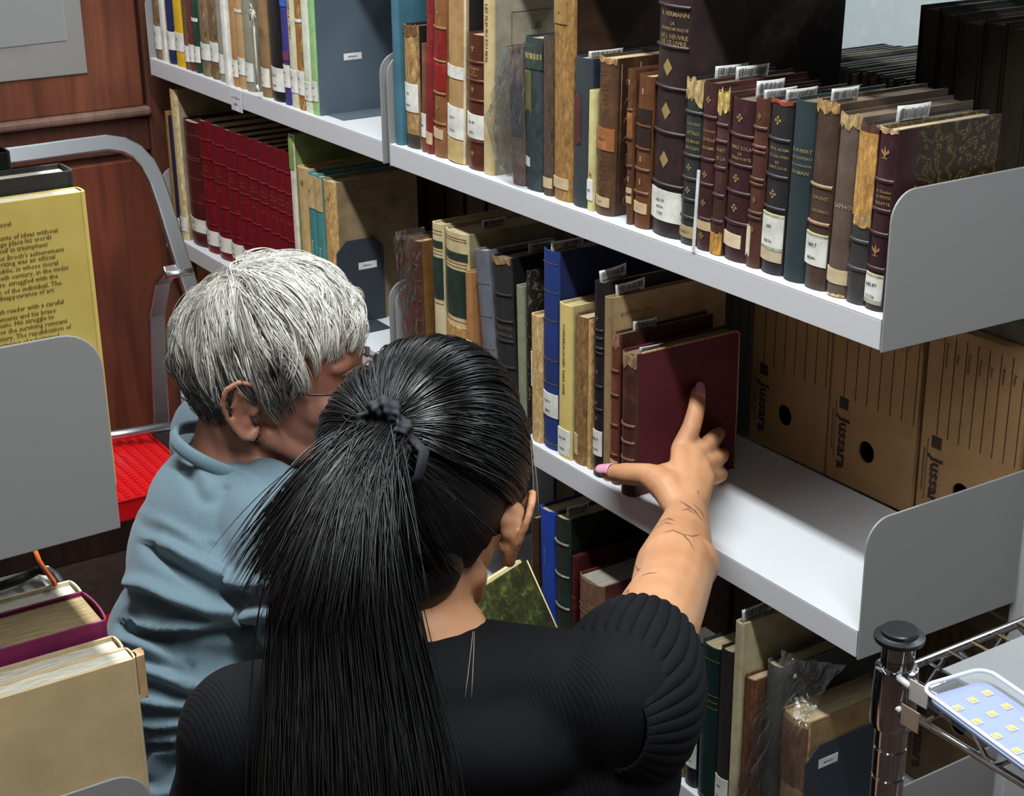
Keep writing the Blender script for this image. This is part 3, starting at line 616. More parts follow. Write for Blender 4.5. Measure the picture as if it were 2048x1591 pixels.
MR(1000, 1034, (975, 507), 'thick black leather book with scuffed head and barcode slip', CK((34, 32, 32), (22, 20, 20)), L((24, 22, 22)), h=.205, lean=-.075, y=.012, d=.15, bands=(.34, .50, .62, .78), headcap=(CK((150, 120, 80)), .008), titles=[(.58, 'LITERATURA', .005, M('gold', (130, 124, 110))), (.54, 'ESPANOLA', .005, M('gold', (130, 124, 110)))], page=PAGED)
thick = BOOKS[-1]
MR(1040, 1052, (1034, 570), 'slim grey green book right of the thick black one', PA((136, 142, 116)), h=.185, lean=-.02, y=.01)
MR(1053, 1063, (1051, 540), 'black floral patterned spine behind the worn tan paperback', M('marble', (30, 28, 26), (130, 118, 92), sc=60.0, ws=60.0), h=.20, lean=0.0, y=.014)
floral = BOOKS[-1]
MR(1064, 1084, (1062, 626), 'torn tan paperback with scuffs, left of the blue book', CK((204, 172, 118), (166, 126, 74)), h=.157, lean=0.0, y=.006, d=.12, patches=[(.43, .70, LBL, None, -.99, -.7)])
MR(1087, 1116, (1086, 495), 'royal blue cloth book with white label on the middle shelf', CL((24, 52, 116)), CL((18, 32, 78)), h=.235, d=.20, y=.008, lean=0.0, rnd=.1, patches=[LAB(.17, .29, ['860.9', 'M541'])], rules=(.94, .80, .66, .46, .34, .03))
blue = BOOKS[-1]
MR(1118, 1142, (1125, 606), 'yellow paperback with vertical black title, beside the blue book', PA((220, 200, 120), (208, 184, 104)), PA((196, 178, 122)), h=.172, d=.13, y=.006, lean=.01, rnd=.06, patches=[LAB(.02, .19, ['863.64', 'V862c'])], vtitles=[(.74, 'CONVERSACIONES', .0048, None, .06), (.50, 'PARA VIVIR', .0048, None, .05)])
MR(1143, 1172, (1147, 626), 'old brown cracked book with tan tape scrap at its foot', CK((140, 106, 62), (88, 62, 34)), L((96, 70, 42)), h=.172, d=.13, y=.010, lean=.005, patches=[(.06, .20, TAN, None, -.9, -.1)])
MR(1174, 1185, (1179, 640), 'narrow tan book squeezed left of the tall black one', CK((206, 166, 104), (120, 90, 54)), h=.17, y=.012, d=.12, lean=.005)
MR(1187, 1204, (1191, 561), 'tall slim black book with gilt ornaments and white label', L((30, 30, 32), (46, 46, 48)), h=.228, d=.165, y=.006, lean=0.0, bands=(.355, .475, .645, .67, .72, .76), orn=('fleur', (.31, .39, .55, .82), .0032, M('gold', (170, 130, 104))), patches=[LAB(.115, .245, ['840.9', 'S237h'])])
tallb = BOOKS[-1]
MR(1206, 1219, (1210, 592), 'tall tan paper covered book with barcode slip, left of the maroon ones', PA((150, 124, 88), (126, 100, 66)), PA((172, 148, 106), (150, 124, 84)), h=.212, d=.185, y=.008, lean=0.0, rnd=.12)
tant = BOOKS[-1]
on_cover(tant, [((1273, 622), 'QUESTOES LUSAS', .0045, None)], mat=M('plain', (116, 88, 54)))
MR(1221, 1236, (1227, 665), 'red brown leather book between the tan cover and the held maroon book', L((104, 58, 44), (130, 80, 62)), L((64, 32, 28)), h=.175, d=.15, y=.010, lean=0.0, bands=(.2, .4, .6, .76), patches=[(.04, .16, TAN, None)], headcap=(CK((150, 108, 80)), .016))
redb = BOOKS[-1]
MR(1239, 1265, (1244, 700), 'maroon cloth book gripped by the tattooed hand', L((66, 40, 34), (108, 66, 48)), M('cloth', (84, 17, 30)), h=.165, d=.168, y=.002, lean=0.0, wrap=.004, rnd=.2, bands=(.26, .38, .5), bandmat=L((110, 76, 56)), headcap=(CK((150, 116, 84)), .016), page=PAGED)
held = BOOKS[-1]
_hb = [c_ for c_ in held.children if c_.name.startswith('board')]; _x = max(v.co.x for c_ in _hb for v in c_.data.vertices); _d = max(v.co.y for c_ in _hb for v in c_.data.vertices); _h = max(v.co.z for c_ in _hb for v in c_.data.vertices)
MB().tube([(_x-.0012, _d-.0005, .002), (_x-.0010, _d+.0002, _h*.5), (_x-.0012, _d-.0005, _h-.004), (_x-.0012, _d-.006, _h), (_x-.0012, _d*.5, _h+.0001), (_x-.0012, .014, _h)], .0017, n=6).build('worn_edge', CK((170, 134, 96)), held, smooth=True)
slip(wide, .050, 'barcode slip above the wide cream book with green title piece', wd=.040, up=.016)
slip(thick, .050, 'barcode slip in the thick black book', wd=.042, up=.018)
slip(blue, .004, 'barcode slip in the royal blue book', wd=.050, up=.018)
slip(tallb, .004, 'barcode slip in the tall slim black book', wd=.040, up=.022, tilt=.12)
slip(tant, .014, 'barcode slip in the tall tan paper covered book', wd=.044, up=.022, tilt=.08)
slip(redb, .028, 'barcode slip in the red brown book beside the held one', wd=.036, up=.018)
slip(held, .020, 'folded slip in the head of the held maroon book', wd=.036, up=.008)
# thin white paper strips standing between spines
o = MB().box((0, 0, 0), (.0042, .0012, .094)).build('paper_strip', WHITE); o.location = (xAt(1387, .001, ZU+.012), -.0012, ZU+.0004); o.rotation_euler = (0, .055, 0)
tag(o, 'white paper strip standing before the dark green spine, upper right shelf', 'paper strip')
o = MB().box((0, 0, 0), (.0022, .0012, .125)).build('paper_strip', WHITE); o.location = (xAt(1237.5, .001, ZM), .0062, ZM+.0004)
tag(o, 'thin white paper strip beside the held maroon book', 'paper strip')
# ---- bottom shelf of the right bay
g = 'books on the bottom right shelf'
BR = lambda *a, **k: bk('BR', ZB, *a, group=g, **k)
BR(1066, 1076, (1062, 1030), 'dark brown book left of the bright blue one, bottom shelf', L((64, 46, 32)), h=.19, lean=0.0, y=.012)
BR(1085, 1112, (1069, 1006), 'bright blue cloth book on the bottom shelf below the arm', CL((22, 62, 158)), CL((24, 40, 110)), h=.205, lean=-.03, y=.012, rnd=.15, vtitles=[(.72, 'PEREGRINA', .006, M('plain', (90, 120, 190)), .03)], patches=[(.0, .5, PA((70, 84, 70)), None, -.99, -.9)])
BR(1113, 1140, (1103, 1023), 'dark green leather book with four pale bands', L((36, 50, 44)), L((20, 24, 20)), h=.20, d=.16, lean=-.02, y=.012, bands=(.25, .47, .66, .85), bandmat=L((120, 122, 104)))
dgb = BOOKS[-1]
BR(1141, 1152, (1130, 1100), 'narrow dark red book behind the torn brown spine', L((74, 26, 28)), h=.17, y=.016, lean=0.0, rules=(.7, .4))
BR(1153, 1199, (1144, 1140), 'torn brown spine with dark red cover, bottom shelf', CK((118, 84, 62), (96, 64, 46)), CL((76, 20, 24)), h=.155, d=.15, y=.006, lean=0.0, titles=[(.86, 'HUGO', .005, M('gold', (170, 130, 104))), (.66, 'GALERIA', .005, M('gold', (150, 112, 90)))], rules=(.78, .74, .55), page=M('pages', (150, 146, 130)))
BR(1201, 1226, (1180, 1202), 'small marbled cream book half hidden by the black sleeve', M('marble', (150, 138, 100), (90, 80, 52), sc=60.0, ws=50.0), h=.14, y=.006, lean=0.0, page=PAGEW)
slip(dgb, .012, 'barcode slip in the dark green book with pale bands', wd=.036, up=.020)
BR(1318, 1341, (1310, 1480), 'small cracked tan book at the edge of the sleeve, bottom shelf', CK((150, 124, 84)), h=.13, y=.014, lean=0.0)
BR(1343, 1367, (1338, 1470), 'small floral tan book left of the black book with white label', CK((160, 134, 88), (96, 78, 44)), h=.10, y=.008, lean=0.0)
BR(1369, 1391, (1388, 1350), 'narrow black book with white label and white band', L((28, 30, 34)), h=.16, y=.006, lean=0.0, patches=[LAB(.18, .42, ['TRADUC', 'STOLNIK']), (.47, .50, TAPE, None)])
BR(1392, 1427, (1402, 1279), 'dark green cloth book with gilt rules, bottom right', L((22, 46, 44), (30, 58, 54)), h=.178, y=.002, lean=.0, rules=(.92, .70, .66, .62, .03))
BR(1429, 1453, (1432, 1285), 'black textured book with white label at the foot', CK((38, 28, 28), (24, 18, 18)), h=.185, y=.002, lean=0.0, patches=[LAB(.06, .22, ['843', 'B198'])])
blk = BOOKS[-1]
BR(1456, 1470, (1467, 1236), 'tall cream board book with barcode slip, bottom right', PA((196, 184, 148)), PA((190, 178, 140), (170, 156, 116)), h=.228, d=.17, y=.002, lean=0.0, rnd=.08)
crm = BOOKS[-1]
BR(1474, 1497, (1470, 1336), 'small scuffed brown leather book right of the tall cream one', CK((112, 70, 42), (66, 40, 26)), h=.17, y=.006, lean=0.0)
BR(1500, 1545, (1497, 1296), 'grey green cloth book behind the plastic bag', CL((74, 80, 74)), h=.20, y=.02, lean=0.0)
BR(1548, 1596, (1540, 1400), 'worn tan and brown book inside the clear bag, bottom right', CK((176, 146, 96), (120, 86, 52)), PA((150, 122, 80)), h=.175, y=.004, d=.14, lean=0.0, patches=[(.55, .96, CK((120, 82, 60), (90, 58, 40)), None), (.06, .30, TAPE, ['HUGO', 'N14'], -.99, -.1)])
bagged = BOOKS[-1]
slip(crm, .006, 'barcode slip in the tall cream board book', wd=.046, up=.024, tilt=.12)
slip(blk, .020, 'barcode slip in the black textured book', wd=.030, up=.012)
# ---- rear rows seen over and between the front books
g = 'dark books of the rear row on the upper shelf'
ORD = ['first', 'second', 'third', 'fourth', 'fifth', 'sixth', 'seventh', 'eighth', 'ninth', 'tenth', 'eleventh', 'twelfth', 'thirteenth', 'fourteenth', 'fifteenth', 'sixteenth', 'seventeenth', 'eighteenth', 'nineteenth', 'twentieth', 'twenty-first', 'twenty-second', 'twenty-third']
xr = -.56; rs = random.Random(3); i = 0
while xr < -.262:
    t = rs.uniform(.012, .021); c = rs.choice([(46, 42, 38), (58, 50, 42), (40, 44, 46), (70, 60, 50), (36, 34, 34), (92, 86, 74)])
    b_ = make_book(ORD[i]+' dark book from the left in the low rear row beneath the pale wall', xr+t/2, .545, ZU, t-.0008, .150+rs.uniform(-.004, .004), .205, L(c), lean=0, yaw=math.pi, group=g, page=M('pages', rs.choice([(96, 92, 82), (70, 66, 58), (120, 110, 92)])))
    xr += t; i += 1
g = 'tall dark ledgers of the rear row'
for xl, t, h, c, lab in ((-.247, .030, .252, (20, 19, 20), 'tall black ledger at the left end of the rear row, before the pale wall'), (-.216, .026, .248, (44, 36, 28), 'dark brown ledger right of the tall black one, rear row'),
                         (-.188, .034, .243, (62, 50, 38), 'brown ledger with a light torn edge, rear row'), (-.152, .030, .246, (54, 40, 32), 'dark ledger beside the white tape tie, rear row'), (-.120, .034, .244, (70, 52, 36), 'brown ledger right of the white tape tie, rear row'), (-.084, .034, .25, (60, 48, 38), 'last brown ledger of the rear row, by the picture edge')):
    make_book(lab, xl+t/2, .545, ZU, t, h, .265, CL(c), lean=0, yaw=math.pi, group=g, page=M('pages', (74, 64, 50)), rnd=.04)
o = MB(); o.tube([(-.150, .266, 1.172), (-.146, .262, 1.170), (-.140, .260, 1.150), (-.139, .260, 1.12), (-.141, .261, 1.09)], [(.0010, .006)]*5, n=8)
o.tube([(-.176, .272, 1.118), (-.16, .271, 1.116), (-.142, .262, 1.116)], [(.005, .0008)]*3, n=8)
tag(o.build('cloth_tape', PA((196, 186, 160)), smooth=True), 'white cloth tape tied round the dark ledgers, upper right', 'tape')

g = 'dark volumes of the rear rows, glimpsed through the shelves'
for z, x0, x1, n, hh, nm, cols in ((ZM, -1.925, -1.04, 13, .27, 'middle left', [(26, 24, 26), (40, 30, 26), (34, 36, 34)]), (ZM, -.975, -.625, 6, .285, 'middle right', [(14, 20, 46), (16, 16, 22), (22, 24, 40)]), (ZU, -1.925, -1.04, 13, .28, 'upper left', [(34, 30, 28), (50, 42, 36)]), (ZU, -.975, -.80, 3, .29, 'upper right', [(36, 26, 20), (30, 22, 18)]), (ZB, -.975, -.325, 10, .27, 'bottom right', [(20, 20, 22), (30, 26, 24)])):
    w_ = (x1-x0)/n
    for i in range(n):
        make_book(ORD[i]+' dark volume from the left in the rear row behind the '+nm+' shelf', x0+w_*(i+.5), .545, z, w_-.002, hh, .27, L(cols[i % len(cols)]), yaw=math.pi, group=g+', '+nm, page=PAGED, rnd=.05)
# ------------------------------------------------------------------ archive boxes on the rear shelves
KRAFT = M('paper', (168, 132, 88), (156, 120, 78), .8); GREYB = M('paper', (92, 92, 84), (84, 84, 78), .8); PRINT = M('plain', (58, 44, 34), rough=.8)
def archive_box(x0, x1, z, label, mat, printed=True, h=.25, y=.252, d=.30, hole=(.46, .22), lines=7, brand=True):
    w_ = x1-x0; o = empty('archive_box', ((x0+x1)/2, y, z+.0005)); tag(o, label, 'archive box', 'cardboard archive boxes on the rear shelves')
    th = .003; mb = MB()
    mb.box((-w_/2, .003, 0), (-w_/2+th, d, h)); mb.box((w_/2-th, .003, 0), (w_/2, d, h)); mb.box((-w_/2+th, .003, 0), (w_/2-th, d, th))
    mb.box((-w_/2+th, .003, h-th), (w_/2-th, d, h)); mb.box((-w_/2+th, d-th, th), (w_/2-th, d, h-th)); mb.build('body', mat, o, bevel=.0008)
    hx, hz, r_ = -w_/2+hole[0]*w_, hole[1]*h, .0135; n = 32; V = []; Fc = []
    cor = [math.atan2(zz-hz, xx-hx) % (2*math.pi) for xx in (-w_/2, w_/2) for zz in (0, h)]
    an = sorted(cor+[2*math.pi*i/n for i in range(n)])
    for dy in (0.0, .003):
        for a in an:
            c_, s_ = math.cos(a), math.sin(a); ts = []
            if c_ > 1e-6: ts.append((w_/2-hx)/c_)
            if c_ < -1e-6: ts.append((-w_/2-hx)/c_)
            if s_ > 1e-6: ts.append((h-hz)/s_)
            if s_ < -1e-6: ts.append((0-hz)/s_)
            tt = min(ts); V += [(hx+r_*c_, dy, hz+r_*s_*1.05), (hx+tt*c_, dy, hz+tt*s_)]
    k = len(an)
    for i in range(k):
        j = (i+1) % k
        Fc += [(2*i, 2*i+1, 2*j+1, 2*j), (2*k+2*j, 2*k+2*j+1, 2*k+2*i+1, 2*k+2*i), (2*i, 2*j, 2*k+2*j, 2*k+2*i), (2*i+1, 2*k+2*i+1, 2*k+2*j+1, 2*j+1)]
    fp = MB().add(V, Fc).build('front_panel', mat, o)
    if printed:
        pm = MB()
        f = lambda a, b: (a, -.0005, b)
        for i in range(lines):
            xx = -w_/2+w_*(.16+.80*i/(lines-1)); z0 = h*(.46-.0*i)
            pm.box((xx-.0005, -.0005, z0), (xx+.0005, .0, h*.96))
        for i in range(lines):
            xx = -w_/2+w_*(.16+.80*i/(lines-1))+.005
            put_text(pm, ['Documentos', 'Data', 'Conteudo', 'Periodo', 'Setor', 'Arquivo', 'Prazo', 'DOCUMENTOS DE'][i % 8], lambda a, b, xx=xx: (xx+a, -.0005, h*.86+b), height=.0042, rot=-math.pi/2)
        if brand:
            put_text(pm, 'Jussara', lambda a, b: (-w_/2+w_*.165+a, -.0005, h*.215+b), height=.0175, rot=-math.pi/2, bold=True)
            pm.box((-w_/2+w_*.115, -.0005, h*.395), (-w_/2+w_*.115+.015, 0, h*.395+.015))
        put_text(pm, 'www.polycart.com.br', lambda a, b: (-w_/2+w_*.045+a, -.0005, h*.27+b), height=.0044, rot=-math.pi/2)
        pm.box((-w_/2+w_*.075, -.0005, h*.12), (-w_/2+w_*.075+.0006, 0, h*.43))
        pm.build('printing', PRINT, fp)
    return o
archive_box(-.612, -.474, ZM, 'dark grey archive box behind the held maroon book', GREYB, printed=True, brand=False)
archive_box(-.470, -.324, ZM, 'leftmost brown cardboard box printed Jussara, behind the empty shelf', KRAFT)
archive_box(-.320, -.174, ZM, 'middle brown cardboard box printed Jussara, behind the empty shelf', KRAFT)
archive_box(-.166, -.022, ZM, 'rightmost brown cardboard box printed Jussara, behind the lower end bracket', KRAFT, lines=8)
archive_box(-.150, -.020, ZB, 'cardboard archive box low down behind the chrome post', M('paper', (110, 88, 62)), hole=(.62, .45))
archive_box(-.310, -.160, ZB, 'cardboard archive box behind the dark book support, bottom shelf', M('paper', (110, 88, 62)))
ob = MB().box((-.160, .27, .9635), (-.022, .54, .985)).build('flat_box', M('paper', (128, 128, 118)), bevel=.001)
tag(ob, 'flattened grey cardboard box lying on the rightmost archive box', 'box'); tm = MB()
put_text(tm, 'Jussara', lambda a, b: (-.075-a, .33-b, .9856), height=.022); tm.build('printing', PRINT, ob)

# ------------------------------------------------------------------ steel book supports
SLATE = M('steel', (84, 98, 108), rough=.5); SLATED = M('steel', (52, 58, 66), rough=.55)
def bookend(label, X, z, y0, y1, h, mat, lab, cham=.018, text='IMPRESSO'):
    o = empty('book_support', (X, y0, z+.0006)); tag(o, label, 'book support', 'steel book supports')
    w_ = y1-y0; c = cham
    pts = [(0, 0), (w_, 0), (w_, h-c), (w_-c, h), (c, h), (0, h-c)]
    MB().prism(pts, -.0008, .0008, axis=0).build('plate', mat, o, bevel=.0005)
    MB().box((-.0008, .012, 0), (.055, w_-.02, .0007)).build('foot', mat, o)
    P = onX(lab[0], lab[1], X); yy, zz = P[1]-y0, P[2]-z
    wl, hl = lab[2], lab[3]
    lp = MB().box((.0009, yy-wl/2, zz-hl/2), (.0013, yy+wl/2, zz+hl/2)).build('label_sticker', WHITE, o, bevel=.001)
    tm = MB(); put_text(tm, text, lambda a, b: (.0016, yy+a, zz+b), height=hl*.28, width=wl*.5); tm.build('lettering', INK, lp)
    return o
p = onZ(645, 224, ZU); bookend('blue grey steel book support with white sticker, upper left shelf', _last['UL']+.0035, ZU, .010, .150, .200, SLATE, (705, 113, .032, .0105))
xs_ = _last['ML']+.003
bookend('dark grey steel book support against the tan book, middle left shelf', xs_, ZM, .012, .098, .142, SLATED, (735, 530, .034, .012))
xs_ = _last['BR']+.003
bookend('dark slate book support with tilted sticker, bottom right shelf', xs_, ZB, .006, .125, .165, SLATED, (1655, 1520, .030, .012))

# ------------------------------------------------------------------ clear plastic bags
FILM = M('plastic_film')
def film_sheet(name, label, rows, crumple=.0035, seed=1, nu=26, nv=26, bulge=.006, mat=FILM, sub=None):
    """rows: for a few heights, (left photo point, right photo point, y plane); sheet lofted between them, bulging towards the aisle"""
    rs = np.random.default_rng(seed); ph = rs.uniform(0, 6.28, (6, 4))
    A = [np.array(onY(*r_[0], r_[2])) for r_ in rows]; B = [np.array(onY(*r_[1], r_[2]+(r_[3] if len(r_) > 3 else 0))) for r_ in rows]; n = len(rows)
    def fn(u, v):
        q = v*(n-1); i = min(int(q), n-2); t = q-i
        a = A[i]*(1-t)+A[i+1]*t; b = B[i]*(1-t)+B[i+1]*t; p_ = a*(1-u)+b*u
        s_ = sum(math.sin(u*(5+3*k)*ph[k][0]+v*(4+3.3*k)*ph[k][1]+ph[k][2])/(1+.6*k) for k in range(6))
        e = abs(s_)*.9-.8
        return (p_[0]+.0012*s_, p_[1]-bulge*math.sin(math.pi*u)-crumple*e, p_[2]+.0010*s_)
    o = MB().grid(fn, nu, nv).build(name, mat, None, smooth=True); tag(o, label, 'plastic bag'); return o
film_sheet('plastic_bag', 'crumpled clear plastic bag flaring beside the purple brown book', [((1010, 92), (1047, 92), .004), ((1000, 140), (1049, 150), .004), ((982, 200), (1050, 230), .003), ((968, 240), (1051, 290), .002), ((990, 310), (1052, 335), .003), ((1004, 345), (1052, 360), .006)], seed=4)
film_sheet('plastic_bag', 'clear plastic bag wrapping the leftmost books, middle right shelf', [((792, 462), (850, 452), .008), ((788, 500), (848, 505), .004), ((796, 560), (842, 560), .003), ((804, 620), (848, 630), .003), ((810, 690), (856, 705), .003), ((812, 722), (858, 735), .004)], seed=9)
film_sheet('plastic_bag', 'large clear plastic bag round the worn tan book, bottom shelf', [((1560, 1300), (1690, 1330), -.002, .10), ((1545, 1370), (1640, 1390), -.004, .05), ((1505, 1430), (1612, 1450), -.006, .01), ((1500, 1500), (1604, 1500), -.006), ((1480, 1560), (1602, 1560), -.006), ((1476, 1640), (1600, 1640), -.007), ((1478, 1662), (1600, 1670), -.007)], seed=12, crumple=.006, bulge=.008)

# ------------------------------------------------------------------ small things on the shelves
P = onY(460, 177, -.003); tg = MB().box((0, -.0012, -.036), (.046, .0, .002)).build('shelf_tag', M('paper', (214, 216, 220))); tg.location = (P[0], -.0015, P[2])
tag(tg, 'paper shelf tag stuck on the lip of the upper left shelf', 'tag'); tm = MB()
for i, s in enumerate(('BR  LITERATURA', '869.0')): put_text(tm, s, lambda a, b, i=i: (.022+a, -.0018, -.013-.011*i+b), height=.0048, width=.034)
tm.build('lettering', INK, tg)
mb = MB(); rs = random.Random(5)
P0 = onY(508, 24, -.004); P1 = onY(515, 168, -.004)
for k in range(12):
    a = rs.uniform(0, 6.28); l_ = rs.uniform(.008, .018)
    mb.tube([P0, P0+np.array([math.cos(a)*l_*.6, -.004, math.sin(a)*l_*.5+.003]), P0+np.array([math.cos(a)*l_, -.003, math.sin(a)*l_-.004])], .0011, n=5)
mb.tube([P0, P0*.7+P1*.3+np.array([.002, -.002, 0]), P0*.4+P1*.6, P1], .0019, n=6)
for k in range(7): mb.tube([P1, P1+np.array([rs.uniform(-.006, .006), -.001, -.012])], .001, n=5)
tag(mb.build('cotton_tie', PA((232, 228, 210)), smooth=True), 'white cotton tie with frayed bow hanging from the upper left books', 'string')

# lower shelves of the left bay, glimpsed past the ladder
g = 'books on the lower left shelf'
bk('BL', ZB, 379, 384, None, 'slim bright blue book glimpsed between ladder and grey hair', CL((34, 96, 132)), h=.195, y=.01, lean=0, group=g, patches=[(.02, .14, TAPE, None)])
bk('BL', ZB, 385, 395, None, 'cream book with white label glimpsed between ladder and grey hair', PA((196, 178, 140)), h=.192, y=.01, lean=0, group=g, patches=[(.02, .16, TAPE, None)])
bk('BL', ZB, 400, 432, None, 'large yellow brown book below the red volumes', PA((168, 142, 78)), h=.30, y=.03, lean=0, d=.2, group=g)
bk('BL', ZB, 436, 470, None, 'dark book beside the large yellow brown one', L((60, 50, 44)), h=.26, y=.03, lean=0, d=.2, group=g)

# ------------------------------------------------------------------ books of the shelf across the aisle (spines towards the women)
YC = M('paper', (206, 182, 96), (196, 170, 86), .5)
g = 'books on the near shelf at the left'
YF = -.752
def near(label, xr, t, z, h, d, spine, board=None, y=YF, **k):
    return make_book(label, xr-t/2, y, z, t, h, d, spine, board, yaw=math.pi, group=g, **k)
yb = near('yellow paperback with printed back cover in the left foreground', -.0545, .018, 1.052, .228, .152, YC, YC, rnd=.05, flush=True, page=PAGEW)
tm = MB(); lines = ['of the modern novel', '', 'accounts of ideas without', 'on every page place his words', 'if not itself in triumphant', "art. But Broch's achievement", 'was that writing was an ethical', 'act in the public, in whose moral', 'of the twentieth century, in the midst', 'of letters, struggled with the', 'dissolution of the individual. The', 'with the disappearance of art', '',
    'to the English reader with a careful', 'of comments and his brave', 'and music. His struggle to', 'care for the surviving remnant', 'of the century. The republication of', 'is the beginning of a sustained', 'of one of the towering writers and']
ends = [20, 0, 116, 103, 95, 128, 110, 116, 137, 116, 123, 108, 0, 127, 111, 108, 135, 143, 118, 135]
for i, s in enumerate(lines):
    if not s: continue
    py = 434+13.1*i; X = -.0545
    e = onX(ends[i], py+ (i-10)*.0, X); zz = onX(60, 441+13.4*i, X)[2]-1.052
    V, F_ = text_geo(s); k_ = .0034/.7; wd = (V[:, 0].max()-V[:, 0].min())*k_; yend = e[1]
    put_text(tm, s, lambda a, b: (-.009-.0006, YF-(yend-wd/2+a), zz+b), height=.0034)
tm.build('cover_lettering', M('plain', (110, 88, 40), rough=.7), yb)
near('black hardback standing behind the yellow paperback', -.076, .030, 1.052, .239, .16, PA((26, 25, 24)), PA((30, 29, 27)), rnd=.04, page=PAGEW)
near('black book with brown head at the left picture edge', -.150, .026, 1.052, .242, .15, PA((22, 21, 21)), PA((24, 23, 23)), y=-.775, rnd=.04, page=M('pages', (170, 140, 100)))
near('large beige book with torn spine in the lower left corner', -.0545, .022, .675, .226, .17, PA((206, 184, 142), (198, 174, 130)), PA((204, 180, 136), (194, 170, 126)), rnd=.05, flush=True, page=PAGEW)
beige = BOOKS[-1]
tp = MB(); patch(tp, .012, .002, .185, .224, .006, ragged=.002); o = tp.build('torn_spine_piece', PA((196, 160, 116)), beige); o.location = (0, -.003, 0)
near('cream book board standing behind the beige book', -.082, .026, .675, .222, .165, PA((214, 196, 156)), PA((206, 186, 144)), rnd=.05, page=PAGEW)
near('thick magenta book with browned page tops, lower left', -.113, .062, .675, .234, .17, PA((126, 30, 78)), PA((130, 28, 84)), rnd=.05, page=M('pages', (176, 152, 108)))
near('thin cream book behind the thick magenta one', -.178, .034, .675, .228, .17, PA((222, 212, 180)), rnd=.05, page=PAGEW)
near('white boxed book below the grey plate', -.216, .060, .675, .215, .17, PA((216, 214, 208)), rnd=.03, page=M('pages', (214, 212, 206)), flush=True)
mb = MB(); pth = [onZ(*q, zz) for q, zz in (((-30, 1182), .8975), ((40, 1158), .8975), ((75, 1140), .898), ((98, 1142), .8985), ((112, 1152), .8985), ((122, 1168), .8975))]
mb.tube(pth, .0042, n=8); tag(mb.build('black_cable', M('plain', (24, 24, 26), rough=.5), smooth=True), 'black cable lying over the white box, lower left', 'cable')
mb = MB(); pth = [onZ(*q, zz) for q, zz in (((68, 1095), .9), ((78, 1120), .907), ((92, 1142), .908), ((106, 1160), .906), ((110, 1168), .906))]
mb.tube(pth, .0022, n=8); tag(mb.build('orange_wire', M('plain', (216, 96, 32), rough=.5), smooth=True), 'thin orange wire beside the black cable, lower left', 'cable')

# ------------------------------------------------------------------ aluminium step ladder with red treads
ALU = M('metal', (200, 206, 210), rough=.33); ALUD = M('metal', (176, 166, 164), rough=.38); RED = M('plain', (214, 18, 26), rough=.38)  # pinkish ALUD has the red reflection on the struts put into its colour
lad = empty('step_ladder', (-1.45, -.35, 0)); tag(lad, 'folding aluminium step ladder with red plastic tread', 'ladder')
O = np.array([-1.45, -.35, 0])
def onP(px_, py_, c=-1.15, k=.35):       # plane x + k z = c
    d = ray(px_, py_); n_ = np.array([1, 0, k]); return CAM + d*((c-n_@CAM)/(n_@d))
rp = [onP(*q) for q in ((60, 307), (130, 297), (212, 286), (246, 291), (272, 304), (294, 328), (312, 362), (328, 408), (356, 500), (385, 590), (402, 680))]
last = rp[-1]; dirn = (rp[-1]-rp[-2]); dirn /= np.linalg.norm(dirn); dirn = np.array([.30, .0, -.95]); dirn /= np.linalg.norm(dirn)
rp = rp + [last+dirn*((last[2]-.012)/-dirn[2]*-1) if False else last+dirn*((last[2]-.012)/abs(dirn[2]))]
ym = rp[0][1]-.06; lp_ = [np.array([q[0], 2*ym-q[1], q[2]]) for q in rp[::-1]]
path = lp_+rp
MB().tube([q-O for q in path], [(.019, .011)]*len(path), n=4, twist=math.pi/4).build('rail_frame', ALU, lad, smooth=False, bevel=.003)
yr = rp[-2][1]
for yy in (yr-.004, 2*ym-yr+.004):
    st = [np.array([-1.425, yy-.02, .795]), np.array([-1.475, yy-.022, .76]), np.array([-1.515, yy-.024, .69]), np.array([-1.53, yy-.024, .60]), np.array([-1.60, yy-.024, .012])]
    MB().tube([q-O for q in st], [(.021, .008)]*5, n=4, twist=math.pi/4).build('rear_strut', ALUD, lad, bevel=.002)
    MB().tube([np.array([-1.42, yy+.012, .785])-O, np.array([-1.42, yy-.034, .785])-O], .007, n=12).build('pivot_bolt', ALU, lad, smooth=True)
ya, yb_ = 2*ym-yr+.02, -.212
td = MB().box((-1.587-O[0], ya-O[1], .418), (-1.305-O[0], yb_-O[1], .455)).build('tread', RED, lad, bevel=.004)
mb = MB()
for a in range(22):
    for b in range(26):
        x = -1.575+.262*(a+.5)/22; y = ya+.012+(yb_-ya-.024)*(b+.5)/26
        if ((x+1.45)/.062)**2+((y-(ya+yb_)/2)/.11)**2 < 1: continue
        mb.box((x-.0042-O[0], y-.0042-O[1], .455), (x+.0042-O[0], y+.0042-O[1], .4575))
tag(mb.build('tread_studs', RED, td), kind='stuff')
mb = MB(); mb.tube([(-1.45-O[0]+.062*math.cos(a*.2618), (ya+yb_)/2-O[1]+.11*math.sin(a*.2618), .456) for a in range(25)], .0016, n=6); mb.build('embossed_oval', RED, td, smooth=True)
mb = MB()
for (a, b) in (((-1.587, ya), (-1.305, ya)), ((-1.587, yb_), (-1.305, yb_)), ((-1.587, ya), (-1.587, yb_)), ((-1.305, ya), (-1.305, yb_))): mb.tube([np.array([a[0], a[1], .456])-O, np.array([b[0], b[1], .456])-O], .003, n=6)
mb.build('tread_rim', RED, td, smooth=True)
MB().box((-1.38-O[0], ya-O[1], .19), (-1.16-O[0], yb_-O[1], .222)).build('tread', RED, lad, bevel=.004)
